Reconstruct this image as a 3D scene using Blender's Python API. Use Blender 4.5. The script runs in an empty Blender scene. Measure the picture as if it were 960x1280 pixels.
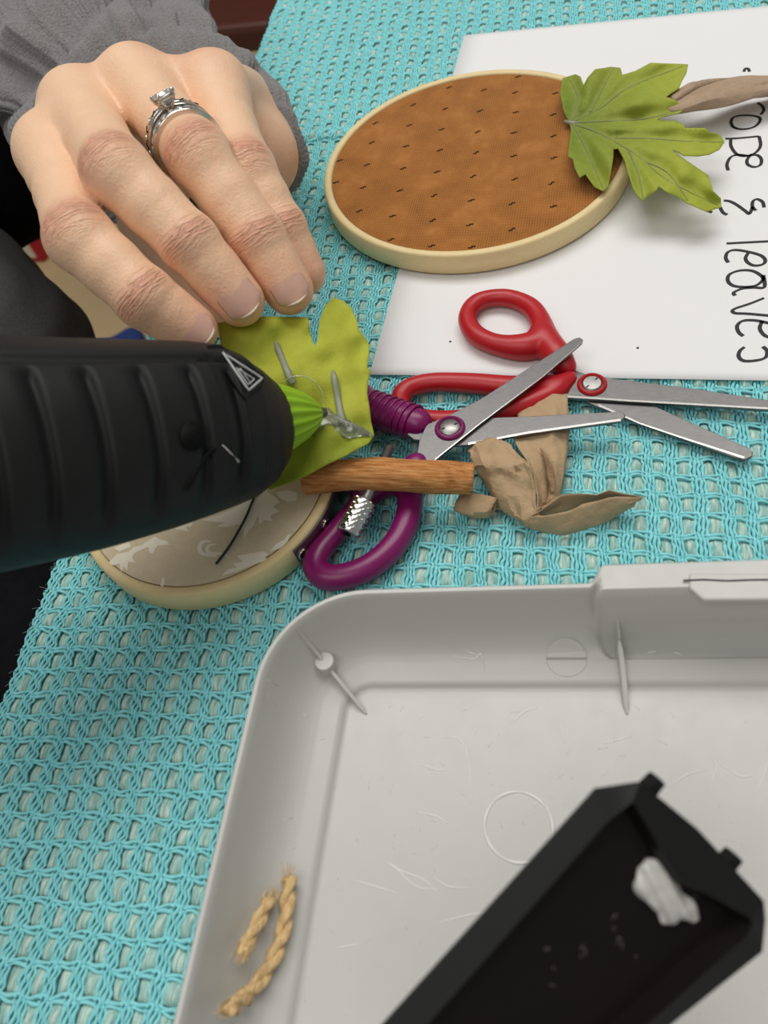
import bpy, bmesh, math, random
import numpy as np
from mathutils import Vector, Matrix
from mathutils.geometry import delaunay_2d_cdt

# ------------------------------------------------------------------ camera, world, lights, exposure
scene = bpy.context.scene
COL = scene.collection
MM = 0.001
PITCH, ROLL, YAW, HEIGHT, FPX = 0.963818, -0.321912, 0.467486, 193.288, 968.897   # solved from the paper's corners and the round hoop
_cy, _sy = math.cos(YAW), math.sin(YAW)
FWD = np.array([-_sy * math.cos(PITCH), _cy * math.cos(PITCH), -math.sin(PITCH)])
_r0 = np.array([_cy, _sy, 0.0]); _u0 = np.cross(_r0, FWD)
RGT = math.cos(ROLL) * _r0 + math.sin(ROLL) * _u0
UPV = -math.sin(ROLL) * _r0 + math.cos(ROLL) * _u0
EYE = np.array([0, 0, HEIGHT])

cam_d = bpy.data.cameras.new('camera'); cam = bpy.data.objects.new('camera', cam_d); COL.objects.link(cam)
cam_d.sensor_fit = 'VERTICAL'; cam_d.sensor_height = 24.0; cam_d.sensor_width = 18.0
cam_d.lens = 24.0 * FPX / 1280.0
cam_d.clip_start = 0.005; cam_d.clip_end = 20
cam.matrix_world = Matrix(((RGT[0], UPV[0], -FWD[0], 0), (RGT[1], UPV[1], -FWD[1], 0), (RGT[2], UPV[2], -FWD[2], HEIGHT * MM), (0, 0, 0, 1)))
cam_d.dof.use_dof = True; cam_d.dof.focus_distance = 0.262; cam_d.dof.aperture_fstop = 10.5
scene.camera = cam

scene.view_settings.view_transform = 'Standard'; scene.view_settings.look = 'None'
scene.view_settings.gamma = 1.0; scene.view_settings.use_curve_mapping = False
scene.view_settings.exposure = 0.0

world = bpy.data.worlds.new('room_light'); scene.world = world; world.use_nodes = True
world.node_tree.nodes['Background'].inputs[0].default_value = (1.0, 0.97, 0.93, 1)
world.node_tree.nodes['Background'].inputs[1].default_value = 0.27

def area_light(name, loc, target, sx, sy, power, col=(1, .985, .95)):
    d = bpy.data.lights.new(name, 'AREA'); d.shape = 'RECTANGLE'; d.size = sx; d.size_y = sy; d.energy = power; d.color = col
    o = bpy.data.objects.new(name, d); COL.objects.link(o); o.location = loc
    o.rotation_euler = (Vector(target) - Vector(loc)).to_track_quat('-Z', 'Y').to_euler()
    return o
area_light('ceiling_lamp_far', (-0.1, 0.95, 1.9), (-.05, .2, 0), 2.0, 0.9, 29)
area_light('fill_light_near', (-0.5, -0.7, 1.95), (0, .1, 0), 1.6, 0.8, 11)  # unseen fill light, added to brighten the cloth at the lower left

# ------------------------------------------------------------------ pixel -> place (960 x 1280 frame)
def ray(px, py): return (px - 480) / FPX * RGT - (py - 640) / FPX * UPV + FWD
def W(px, py, z=0.0):
    d = ray(px, py); return EYE + d * ((z - HEIGHT) / d[2])
def WD(px, py, Z): return EYE + ray(px, py) * Z
def rnd(a, b): return random.uniform(a, b)
random.seed(7); RNG = np.random.default_rng(7)
def sstep(a, b, x):
    t = np.clip((np.asarray(x, float) - a) / (b - a), 0, 1); return t * t * (3 - 2 * t)
def norm(v): v = np.asarray(v, float); return v / (np.linalg.norm(v) + 1e-12)
def catmull(pts, n, closed=False):
    P = np.asarray(pts, float); out = []; m = len(P)
    for i in range(m if closed else m - 1):
        if closed: a, b, c, d = P[(i - 1) % m], P[i], P[(i + 1) % m], P[(i + 2) % m]
        else: a, b, c, d = P[max(i - 1, 0)], P[i], P[i + 1], P[min(i + 2, m - 1)]
        for k in range(n):
            t = k / n
            out.append(.5 * ((2 * b) + (c - a) * t + (2 * a - 5 * b + 4 * c - d) * t * t + (3 * b - a - 3 * c + d) * t ** 3))
    if not closed: out.append(P[-1])
    return np.array(out)

# ------------------------------------------------------------------ objects
def thing(name, label, cat, loc, group=None):
    o = bpy.data.objects.new(name, None); COL.objects.link(o); o.empty_display_size = .01
    o.location = Vector(np.asarray(loc, float) * MM)
    o['label'] = label; o['category'] = cat
    if group: o['group'] = group
    return o
def wloc(o):
    v = Vector((0, 0, 0))
    while o is not None: v += o.location; o = o.parent
    return v
def tag(o, label=None, cat=None, group=None, kind=None):
    if label: o['label'] = label
    if cat: o['category'] = cat
    if group: o['group'] = group
    if kind: o['kind'] = kind
    return o
def obj(name, VF, mat, parent=None, smooth=True, origin=None, label=None, kind=None, bevel=0, subsurf=0, solid=0, angle=None):
    V, F = VF[0], VF[1]
    V = np.asarray(V, float)
    org = wloc(parent) if parent else Vector((0, 0, 0))
    if origin is not None: org = Vector(np.asarray(origin, float) * MM)
    me = bpy.data.meshes.new(name)
    L = V * MM - np.array(org)
    F4 = F if isinstance(F, np.ndarray) else None
    if F4 is not None:
        n, k = F4.shape
        me.vertices.add(len(L)); me.vertices.foreach_set('co', L.astype(np.float32).ravel())
        me.loops.add(n * k); me.loops.foreach_set('vertex_index', F4.astype(np.int32).ravel())
        me.polygons.add(n); me.polygons.foreach_set('loop_start', np.arange(0, n * k, k, dtype=np.int32))
        me.update(calc_edges=True)
    else:
        me.from_pydata([tuple(v) for v in L], [], [tuple(f) for f in F]); me.update()
    if smooth: me.polygons.foreach_set('use_smooth', np.ones(len(me.polygons), dtype=bool))
    me.materials.append(mat)
    o = bpy.data.objects.new(name, me); COL.objects.link(o)
    if parent: o.parent = parent
    o.location = org - (wloc(parent) if parent else Vector((0, 0, 0)))
    if solid:
        m = o.modifiers.new('thick', 'SOLIDIFY'); m.thickness = solid * MM; m.offset = 0
    if bevel:
        m = o.modifiers.new('bevel', 'BEVEL'); m.width = bevel * MM; m.segments = 2; m.limit_method = 'ANGLE'; m.angle_limit = math.radians(40)
    if subsurf:
        m = o.modifiers.new('sub', 'SUBSURF'); m.levels = subsurf; m.render_levels = subsurf
    if angle is not None and smooth:
        me.set_sharp_from_angle(angle=math.radians(angle))
    if label: o['label'] = label
    if kind: o['kind'] = kind
    return o
def join(parts):
    V, F, n = [], [], 0
    for v, f in parts:
        V.append(np.asarray(v, float)); F += [tuple(int(i) + n for i in q) for q in f]; n += len(v)
    return np.vstack(V), F
def attr(o, name, data, kind='FLOAT_COLOR'):
    a = o.data.attributes.new(name, kind, 'POINT')
    d = np.asarray(data, np.float32)
    if kind == 'FLOAT_COLOR':
        a.data.foreach_set('color', np.c_[d, np.ones(len(d), np.float32)].astype(np.float32).ravel())
    elif kind == 'FLOAT_VECTOR': a.data.foreach_set('vector', d.ravel())

def frames(P, up=(0, 0, 1), closed=False):
    P = np.asarray(P, float); n = len(P)
    T = np.zeros_like(P)
    T[1:-1] = P[2:] - P[:-2]; T[0] = P[1] - P[0]; T[-1] = P[-1] - P[-2]
    if closed: T[0] = P[1] - P[-1]; T[-1] = P[0] - P[-2]
    T /= np.linalg.norm(T, axis=1)[:, None] + 1e-12
    N = np.asarray(up, float)[None, :] - (T @ np.asarray(up, float))[:, None] * T
    N /= np.linalg.norm(N, axis=1)[:, None] + 1e-12
    return T, N, np.cross(T, N)
def tube(P, r, sides=10, closed=False, up=(0, 0, 1), flat=1.0, caps=True):
    P = np.asarray(P, float); n = len(P); r = np.broadcast_to(np.asarray(r, float), (n,))
    T, N, B = frames(P, up, closed)
    a = np.arange(sides) * 2 * math.pi / sides
    V = (P[:, None, :] + r[:, None, None] * (np.cos(a)[None, :, None] * B[:, None, :] + flat * np.sin(a)[None, :, None] * N[:, None, :])).reshape(-1, 3)
    F = []
    for i in range(n if closed else n - 1):
        j = (i + 1) % n
        for k in range(sides):
            l = (k + 1) % sides
            F.append((i * sides + k, i * sides + l, j * sides + l, j * sides + k))
    if caps and not closed:
        F.append(tuple(range(sides - 1, -1, -1))); F.append(tuple((n - 1) * sides + k for k in range(sides)))
    return V, F
def rings_mesh(R, closed_u=True, cap0=False, cap1=False):
    R = np.asarray(R, float); m, n = R.shape[:2]; V = R.reshape(-1, 3); F = []
    for i in range(m - 1):
        for k in range(n if closed_u else n - 1):
            l = (k + 1) % n
            F.append((i * n + k, i * n + l, (i + 1) * n + l, (i + 1) * n + k))
    if cap0: F.append(tuple(range(n - 1, -1, -1)))
    if cap1: F.append(tuple((m - 1) * n + k for k in range(n)))
    return V, F
def prism(top, bot):
    top = np.asarray(top, float); bot = np.asarray(bot, float); n = len(top)
    F = [tuple(range(n)), tuple(range(2 * n - 1, n - 1, -1))]
    for i in range(n):
        j = (i + 1) % n; F.append((i, n + i, n + j, j))
    V = np.vstack([top, bot])
    a = sum(np.cross(top[i] - top[0], top[(i + 1) % n] - top[0]) for i in range(1, n))
    if np.dot(a, top.mean(0) - bot.mean(0)) < 0: F = [tuple(reversed(f)) for f in F]
    return V, F
def pxprism(pts, z0, z1):
    return prism([W(x, y, z1) for x, y in pts], [W(x, y, z1) + np.array([0, 0, z0 - z1]) for x, y in pts])
def lathe(c, axis, prof, n=32, ref=(0, 0, 1)):
    axis = norm(axis); e = norm(np.cross(axis, ref) if abs(np.dot(axis, ref)) < .95 else np.cross(axis, (1, 0, 0))); g = np.cross(axis, e)
    a = np.arange(n) * 2 * math.pi / n
    R = [np.asarray(c) + axis * h + r * (np.cos(a)[:, None] * e + np.sin(a)[:, None] * g) for r, h in prof]
    return rings_mesh(R, True, prof[0][0] > 1e-6, prof[-1][0] > 1e-6)
def inpoly(P, poly):
    P = np.asarray(P, float); x, y = P[:, 0], P[:, 1]; c = np.zeros(len(P), bool); n = len(poly)
    for i in range(n):
        x0, y0 = poly[i]; x1, y1 = poly[(i + 1) % n]
        t = ((y0 > y) != (y1 > y)) & (x < (x1 - x0) * (y - y0) / (y1 - y0 + 1e-12) + x0); c ^= t
    return c
def segdist(P, a, b):
    a = np.asarray(a, float); b = np.asarray(b, float); t = np.clip(((P - a) @ (b - a)) / ((b - a) @ (b - a)), 0, 1)
    return np.linalg.norm(P - (a + t[:, None] * (b - a)), axis=1), t
def polyfill(poly, step, extra=()):
    """triangulated polygon with interior points (2-D)"""
    poly = np.asarray(poly, float); out = []
    for i in range(len(poly)):
        a, b = poly[i], poly[(i + 1) % len(poly)]; k = max(1, int(np.linalg.norm(b - a) / step))
        for j in range(k): out.append(a + (b - a) * j / k)
    out = np.array(out); lo, hi = poly.min(0), poly.max(0)
    gx, gy = np.meshgrid(np.arange(lo[0], hi[0], step), np.arange(lo[1], hi[1], step)); G = np.c_[gx.ravel(), gy.ravel()]
    G = G + RNG.uniform(-.2, .2, G.shape) * step
    G = G[inpoly(G, poly)]
    d = np.full(len(G), 1e9)
    for i in range(len(out)): d = np.minimum(d, segdist(G, out[i], out[(i + 1) % len(out)])[0])
    G = G[d > .45 * step]
    pts = [Vector(p) for p in out] + [Vector(p) for p in G] + [Vector(p) for p in extra]
    n = len(out)
    v, e, f, *_ = delaunay_2d_cdt(pts, [(i, (i + 1) % n) for i in range(n)], [], 1, 1e-6)
    V = np.array([(p.x, p.y) for p in v]); cen = np.array([V[list(t)].mean(0) for t in f])
    keep = inpoly(cen, poly)
    return V, [tuple(t) for t, k in zip(f, keep) if k]

# ------------------------------------------------------------------ implicit surfaces (continuous bodies)
def smin(a, b, k):
    h = np.clip(.5 + .5 * (b - a) / k, 0, 1); return b * (1 - h) + a * h - k * h * (1 - h)
class Field:
    def __init__(s, lo, hi, h):
        s.lo = np.asarray(lo, float); s.h = h; s.n = (np.ceil((np.asarray(hi) - s.lo) / h)).astype(int) + 1
    def new(s): return np.full(s.n, 60.0, np.float32)
    def cone(s, G, a, b, ra, rb, k=2.0, scale=None):
        a = np.asarray(a, float); b = np.asarray(b, float); m = max(ra, rb) + max(6, k + 2)
        i0 = np.clip(np.floor((np.minimum(a, b) - m - s.lo) / s.h).astype(int), 0, s.n); i1 = np.clip(np.ceil((np.maximum(a, b) + m - s.lo) / s.h).astype(int) + 1, 0, s.n)
        if (i1 <= i0).any(): return
        ax = [(s.lo[q] + np.arange(i0[q], i1[q]) * s.h).astype(np.float32) for q in range(3)]
        X, Y, Z = ax[0][:, None, None], ax[1][None, :, None], ax[2][None, None, :]
        d = b - a; dd = max(float(d @ d), 1e-9)
        t = np.clip(((X - a[0]) * d[0] + (Y - a[1]) * d[1] + (Z - a[2]) * d[2]) / dd, 0, 1)
        dist = np.sqrt((X - a[0] - t * d[0]) ** 2 + (Y - a[1] - t * d[1]) ** 2 + (Z - a[2] - t * d[2]) ** 2) - (ra + (rb - ra) * t)
        sl = tuple(slice(i0[q], i1[q]) for q in range(3)); G[sl] = smin(G[sl], dist.astype(np.float32), k)
    def mesh(s, G, smooth=2):
        ins = G < 0; n = np.array(G.shape)
        acc = np.zeros(tuple(n - 1) + (3,), np.float32); cnt = np.zeros(tuple(n - 1), np.float32)
        base = np.indices(tuple(n - 1)).transpose(1, 2, 3, 0)
        # narrow to active cells
        c = [ins[i:n[0] - 1 + i, j:n[1] - 1 + j, k:n[2] - 1 + k] for i in (0, 1) for j in (0, 1) for k in (0, 1)]
        sm = sum(q.astype(np.int8) for q in c); act = (sm > 0) & (sm < 8)
        idx = np.argwhere(act); vid = np.full(tuple(n - 1), -1, np.int64); vid[act] = np.arange(len(idx))
        pos = np.zeros((len(idx), 3)); num = np.zeros(len(idx))
        for axis in range(3):
            o1, o2 = [q for q in range(3) if q != axis]
            for p in (0, 1):
                for q in (0, 1):
                    off = np.zeros(3, int); off[o1] = p; off[o2] = q
                    A = idx + off; e = np.zeros(3, int); e[axis] = 1; B = A + e
                    fa = G[A[:, 0], A[:, 1], A[:, 2]]; fb = G[B[:, 0], B[:, 1], B[:, 2]]; m = (fa < 0) != (fb < 0)
                    t = fa[m] / (fa[m] - fb[m]); P = A[m].astype(float); P[:, axis] += t; pos[m] += P; num[m] += 1
        V = pos / num[:, None]; F = []
        for axis in range(3):
            o1, o2 = (axis + 1) % 3, (axis + 2) % 3
            sl0 = [slice(1, -1)] * 3; sl0[axis] = slice(0, -1); sl1 = list(sl0); sl1[axis] = slice(1, None)
            a, b = ins[tuple(sl0)], ins[tuple(sl1)]; ch = np.argwhere(a != b); st = a[a != b]
            ch = ch + np.array([0 if q == axis else 1 for q in range(3)])
            def cell(d1, d2):
                C = ch.copy(); C[:, o1] -= d1; C[:, o2] -= d2; return vid[C[:, 0], C[:, 1], C[:, 2]]
            Q = np.c_[cell(1, 1), cell(0, 1), cell(0, 0), cell(1, 0)]
            Q[~st] = Q[~st][:, ::-1]; F.append(Q)
        F = np.vstack(F); F = F[(F >= 0).all(1)]
        for _ in range(smooth):
            S = np.zeros_like(V); K = np.zeros(len(V))
            for i in range(4):
                np.add.at(S, F[:, i], V[F[:, (i + 1) % 4]]); np.add.at(K, F[:, i], 1)
                np.add.at(S, F[:, (i + 1) % 4], V[F[:, i]]); np.add.at(K, F[:, (i + 1) % 4], 1)
            V = .45 * V + .55 * S / np.maximum(K, 1)[:, None]
        return s.lo + V * s.h, F
def chain_mesh(chains, h=.6, k=1.5, pad=10, smooth=2):
    """chains: list of list of (xyz, r)"""
    A = np.array([p for c in chains for p, r in c]); R = max(r for c in chains for p, r in c)
    f = Field(A.min(0) - R - 2, A.max(0) + R + 2, h); G = f.new()
    for c in chains:
        if len(c) == 1: f.cone(G, c[0][0], c[0][0], c[0][1], c[0][1], k)
        for (a, ra), (b, rb) in zip(c[:-1], c[1:]): f.cone(G, a, b, ra, rb, k)
    return f.mesh(G, smooth)

# ------------------------------------------------------------------ materials
def srgb(r, g, b):
    f = lambda c: (c / 255 / 12.92) if c / 255 <= .04045 else ((c / 255 + .055) / 1.055) ** 2.4
    return (f(r), f(g), f(b), 1)
class Mat:
    def __init__(s, name):
        s.m = bpy.data.materials.new(name); s.m.use_nodes = True; s.t = s.m.node_tree; s.n = s.t.nodes; s.b = s.n['Principled BSDF']
        tc = s.n.new('ShaderNodeTexCoord'); mp = s.n.new('ShaderNodeMapping'); mp.inputs['Scale'].default_value = (1000, 1000, 1000)
        s.t.links.new(tc.outputs['Object'], mp.inputs['Vector']); s.co = mp.outputs['Vector']
    def l(s, a, b): s.t.links.new(a, b)
    def noise(s, scale, detail=3, rough=.5, vec=None, stretch=None, dist=0):
        v = vec or s.co
        if stretch:
            mp = s.n.new('ShaderNodeMapping'); mp.inputs['Scale'].default_value = stretch; s.l(v, mp.inputs['Vector']); v = mp.outputs['Vector']
        n = s.n.new('ShaderNodeTexNoise'); n.inputs['Scale'].default_value = scale; n.inputs['Detail'].default_value = detail; n.inputs['Roughness'].default_value = rough; n.inputs['Distortion'].default_value = dist
        s.l(v, n.inputs['Vector']); return n.outputs['Fac']
    def ramp(s, fac, stops):
        r = s.n.new('ShaderNodeValToRGB'); e = r.color_ramp.elements
        while len(e) < len(stops): e.new(.5)
        for i, (p, c) in enumerate(stops): e[i].position = p; e[i].color = c
        s.l(fac, r.inputs['Fac']); return r.outputs['Color']
    def mix(s, fac, a, b, mode='MIX'):
        m = s.n.new('ShaderNodeMix'); m.data_type = 'RGBA'; m.blend_type = mode
        for k, v in ((0, fac), (6, a), (7, b)):
            if hasattr(v, 'is_output'): s.l(v, m.inputs[k])
            else: m.inputs[k].default_value = v
        return m.outputs[2]
    def math(s, op, a, b=0.0, c=None):
        m = s.n.new('ShaderNodeMath'); m.operation = op
        for k, v in ((0, a), (1, b)):
            if hasattr(v, 'is_output'): s.l(v, m.inputs[k])
            else: m.inputs[k].default_value = v
        return m.outputs[0]
    def attr(s, name):
        a = s.n.new('ShaderNodeAttribute'); a.attribute_name = name; return a
    def bump(s, h, dist, strength=1.0, prev=None):
        b = s.n.new('ShaderNodeBump'); b.inputs['Strength'].default_value = strength; b.inputs['Distance'].default_value = dist * MM
        s.l(h, b.inputs['Height'])
        if prev is not None: s.l(prev, b.inputs['Normal'])
        return b.outputs['Normal']
    def set(s, **k):
        names = dict(color='Base Color', rough='Roughness', metal='Metallic', normal='Normal', spec='Specular IOR Level', trans='Transmission Weight', sss='Subsurface Weight', coat='Coat Weight', sheen='Sheen Weight', ior='IOR', alpha='Alpha')
        for a, v in k.items():
            i = s.b.inputs[names[a]]
            if hasattr(v, 'is_output'): s.l(v, i)
            else: i.default_value = v
        return s.m
def simple(name, c1, c2=None, rough=.5, nscale=.3, bump=0, bscale=2, metal=0, spec=.5, stretch=None, **kw):
    m = Mat(name); c2 = c2 or c1
    k = dict(color=m.mix(m.noise(nscale, 4, stretch=stretch), c1, c2), rough=rough, metal=metal, spec=spec); k.update(kw)
    if bump: k['normal'] = m.bump(m.noise(bscale, 4, .6, stretch=stretch), bump)
    return m.set(**k)

M = {}
M['thread'] = simple('turquoise_yarn', srgb(128, 216, 222), srgb(172, 240, 243), .85, .5, .15, 5, spec=.15)
m = Mat('pale_roving'); g = m.noise(1.0, 4, .6, stretch=(1.7, .2, .3))
M['roving'] = m.set(color=m.ramp(g, [(.3, srgb(112, 168, 162)), (.5, srgb(166, 204, 194)), (.66, srgb(222, 234, 222))]), rough=.6, spec=.35, normal=m.bump(g, .5))
M['cloth_base'] = simple('cloth_back', srgb(98, 172, 178), srgb(112, 188, 192), .95, .5, spec=.05)
M['paper'] = simple('white_paper', srgb(230, 230, 230), srgb(233, 233, 233), .8, .05, .02, 3, spec=.2)
M['ink'] = simple('black_ink', srgb(24, 22, 26), rough=.6)
M['wood_hoop'] = simple('pale_bamboo', srgb(236, 216, 166), srgb(222, 196, 140), .5, .25, .05, 1.2, stretch=(1, 1, 5))
M['wood_inner'] = simple('bamboo_inner', srgb(226, 200, 142), srgb(206, 176, 116), .55, .3)
m = Mat('rust_fabric')
wv = m.n.new('ShaderNodeTexWave'); wv.inputs['Scale'].default_value = .33; wv.inputs['Distortion'].default_value = .4; m.l(m.co, wv.inputs['Vector'])
w2 = m.n.new('ShaderNodeTexWave'); w2.bands_direction = 'Y'; w2.inputs['Scale'].default_value = .33; w2.inputs['Distortion'].default_value = .4; m.l(m.co, w2.inputs['Vector'])
wsum = m.math('MULTIPLY', wv.outputs['Fac'], w2.outputs['Fac'])
blot = m.ramp(m.noise(.09, 5, .6), [(.3, srgb(132, 78, 24)), (.55, srgb(158, 98, 38)), (.75, srgb(180, 122, 62))])
M['rust'] = m.set(color=m.mix(wsum, blot, srgb(190, 128, 62)), rough=.9, spec=.1, normal=m.bump(wsum, .25), sheen=.2)
m = Mat('beige_fabric')
M['beige'] = m.set(color=m.mix(m.noise(.4, 4), srgb(224, 210, 180), srgb(208, 192, 162)), rough=.9, spec=.1, normal=m.bump(m.noise(4, 2), .12))
M['cream_print'] = simple('cream_print', srgb(246, 240, 222), srgb(238, 228, 206), .9, .6, spec=.1)
M['dark_print'] = simple('dark_print', srgb(50, 32, 18), srgb(74, 46, 22), .9, spec=.1)
m = Mat('leaf_cloth'); c = m.attr('tint').outputs['Color']
M['leaf'] = m.set(color=m.mix(.35, c, m.mix(m.noise(.35, 5, .6), srgb(96, 118, 26), srgb(190, 194, 84)), 'MIX'), rough=.65, spec=.25, normal=m.bump(m.noise(1.6, 5, .65), .18))
M['vein'] = simple('leaf_vein', srgb(126, 136, 66), srgb(128, 132, 92), .5)
M['rib_gray'] = simple('leaf_rib', srgb(150, 154, 132), srgb(128, 132, 118), .4)
m = Mat('kraft_paper')
M['kraft'] = m.set(color=m.mix(m.noise(.25, 6, .65), srgb(164, 138, 106), srgb(198, 170, 136)), rough=.8, spec=.2, normal=m.bump(m.noise(.5, 5, .6), .5))
M['kraft_twist'] = simple('kraft_twist', srgb(154, 130, 106), srgb(182, 156, 130), .75, .3, .6, .4)
m = Mat('bark')
g = m.noise(.5, 6, .65, stretch=(.2, 2.6, 2.6))
M['bark'] = m.set(color=m.ramp(g, [(.3, srgb(136, 84, 40)), (.48, srgb(190, 126, 70)), (.7, srgb(220, 166, 110))]), rough=.8, spec=.2, normal=m.bump(g, .6))
M['red'] = simple('red_plastic', srgb(186, 20, 30), srgb(172, 18, 28), .38, .2, .03, 1.5)
M['purple'] = simple('magenta_plastic', srgb(128, 14, 92), srgb(116, 12, 84), .34, .2, .03, 1.5)
m = Mat('steel')
M['steel'] = m.set(color=m.mix(m.noise(.9, 6, .7, stretch=(.5, 2, 1)), srgb(92, 91, 91), srgb(134, 132, 131)), metal=1.0, rough=m.math('MULTIPLY_ADD', m.noise(.7, 5), .3) if False else .36, normal=m.bump(m.noise(2.5, 4, .7, stretch=(.3, 2, 1)), .03))
M['steel_light'] = simple('satin_steel', srgb(176, 174, 170), srgb(150, 148, 146), .42, 1, metal=1.0)
M['chrome'] = simple('bright_steel', srgb(214, 212, 208), srgb(190, 188, 184), .2, 1, metal=1.0)
M['silver'] = simple('white_gold', srgb(220, 216, 208), srgb(200, 196, 188), .16, 1, metal=1.0)
m = Mat('diamond'); M['gem'] = m.set(color=(.97, .98, 1, 1), rough=.02, trans=.75, ior=2.2, spec=1.0)
m = Mat('grey_plastic')
M['tray'] = m.set(color=m.mix(m.noise(.03, 3), srgb(194, 194, 189), srgb(187, 187, 182)), rough=m.ramp(m.noise(.2, 5, .6), [(.3, (.3, .3, .3, 1)), (.8, (.42, .42, .42, 1))]), spec=.5, normal=m.bump(m.noise(.1, 2), .08))
M['scuff'] = simple('glue_wisps', srgb(226, 226, 222), rough=.4)
m = Mat('black_plastic')
M['gun'] = m.set(color=m.mix(m.noise(.12, 5, .7), srgb(15, 16, 17), srgb(26, 26, 26)), rough=.55, spec=.3, normal=m.bump(m.noise(3, 3), .04))
M['gun_dark'] = simple('black_recess', srgb(6, 6, 6), rough=.7, spec=.2)
M['handle'] = simple('black_gloss', srgb(15, 16, 16), srgb(23, 24, 23), .55, .1, .05, .8, spec=.25)
M['trough'] = simple('black_trough', srgb(10, 9, 9), srgb(20, 15, 12), .5, .05, .05, .3, spec=.2)
M['white_mark'] = simple('pale_print', srgb(176, 178, 176), rough=.6)
M['green_tip'] = simple('lime_silicone', srgb(150, 196, 20), srgb(138, 184, 18), .45, .3, sss=.15)
m = Mat('clear_glue'); M['glue'] = m.set(color=(.93, .95, .88, 1), rough=.1, trans=.9, ior=1.45)
M['smear'] = simple('dull_smear', srgb(66, 56, 50), srgb(34, 29, 26), .5, 1.5)
M['glue_white'] = simple('dried_glue', srgb(232, 224, 212), srgb(186, 174, 170), .25, .35, .4, .6, sss=.2)
m = Mat('straw_twine')
g = m.noise(1.0, 5, .6, stretch=(2, .4, 1))
M['twine'] = m.set(color=m.ramp(g, [(.3, srgb(180, 144, 92)), (.55, srgb(222, 190, 138)), (.75, srgb(240, 216, 170))]), rough=.6, spec=.35, normal=m.bump(g, .3))
M['thread_dark'] = simple('dark_green_thread', srgb(24, 50, 42), rough=.8)
m = Mat('sweater_grey')
rb = m.noise(1.0, 3, .6)
M['sweater'] = m.set(color=m.mix(m.noise(.9, 5, .7), srgb(92, 91, 91), srgb(158, 156, 156)), rough=.95, spec=.1, sheen=.3, normal=m.bump(rb, .9))
M['sweater_dark'] = simple('charcoal_knit', srgb(64, 63, 62), srgb(80, 79, 78), .95, .3, .4, 1, spec=.1)
M['trousers'] = simple('black_fleece', srgb(14, 14, 17), srgb(24, 23, 27), 1.0, .2, 1.0, .5, spec=.05)
m = Mat('skin')
tint = m.attr('tint').outputs['Color']; wr = m.attr('wr')
sep = m.n.new('ShaderNodeSeparateXYZ'); m.l(wr.outputs['Vector'], sep.inputs[0])
cmb = m.n.new('ShaderNodeCombineXYZ'); m.l(m.math('MULTIPLY', sep.outputs[0], .62), cmb.inputs[0]); m.l(m.math('MULTIPLY', sep.outputs[1], .13), cmb.inputs[1])
wn = m.noise(1.0, 2, .55, vec=cmb.outputs[0], dist=.5)
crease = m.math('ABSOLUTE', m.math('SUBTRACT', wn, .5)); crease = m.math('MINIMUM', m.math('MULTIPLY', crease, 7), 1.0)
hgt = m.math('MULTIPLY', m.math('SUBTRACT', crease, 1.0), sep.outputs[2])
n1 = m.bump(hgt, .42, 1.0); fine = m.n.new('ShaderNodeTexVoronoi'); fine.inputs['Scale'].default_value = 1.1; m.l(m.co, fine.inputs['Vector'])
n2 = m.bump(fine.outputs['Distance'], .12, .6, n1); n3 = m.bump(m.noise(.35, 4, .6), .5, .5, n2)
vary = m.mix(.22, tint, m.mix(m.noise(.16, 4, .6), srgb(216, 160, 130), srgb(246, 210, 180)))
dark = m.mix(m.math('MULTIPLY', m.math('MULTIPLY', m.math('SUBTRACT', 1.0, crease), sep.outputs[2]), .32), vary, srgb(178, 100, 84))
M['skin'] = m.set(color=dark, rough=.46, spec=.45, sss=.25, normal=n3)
m.b.inputs['Subsurface Radius'].default_value = (1.0, .35, .2); m.b.inputs['Subsurface Scale'].default_value = .0022
M['nail'] = simple('fingernail', srgb(236, 184, 160), srgb(226, 168, 146), .28, .3, sss=.2)
M['nail_tip'] = simple('nail_edge', srgb(240, 226, 204), rough=.4)
M['floor'] = simple('tan_tile', srgb(190, 166, 124), srgb(176, 152, 112), .5, .004, 0)
M['table'] = simple('table_wood', srgb(70, 46, 32), srgb(84, 56, 38), .5, .05, stretch=(.1, 1, 1))
M['dark_wood'] = simple('red_brown_wood', srgb(66, 30, 20), srgb(84, 40, 26), .4, .05, stretch=(.1, 1, 1))
M['blue'] = simple('blue_cloth', srgb(30, 52, 110), rough=.9)
M['redcloth'] = simple('red_card', srgb(170, 26, 34), rough=.8)
M['whitecard'] = simple('white_card', srgb(220, 210, 200), rough=.8)

# ------------------------------------------------------------------ setting
fl = obj('floor', ([(-2500, -1500, -730), (2500, -1500, -730), (2500, 3500, -730), (-2500, 3500, -730)], [(0, 1, 2, 3)]), M['floor'], smooth=False); tag(fl, kind='structure')

# cloth frame: s runs away from the cloth's left edge, t along it
E0 = W(80, 690); CA = math.radians(4.2)
CU = np.array([math.cos(CA), math.sin(CA), 0]); CV = np.array([-math.sin(CA), math.cos(CA), 0])
def cl(s, t, z=0.0): return E0 + CU * s + CV * t + np.array([0, 0, z])
_h = W(400, 174) - E0; T_HEM = float(_h @ CV)
def hem(t, s=0.0): return (1 - sstep(78, 92, s)) * (1.3 * sstep(T_HEM - .6, T_HEM + .9, t) + .9 * np.exp(-((np.asarray(t, float) - T_HEM - 2.4) / 1.8) ** 2))
def zcloth(p): return float(hem((np.asarray(p) - E0) @ CV, (np.asarray(p) - E0) @ CU))

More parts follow.
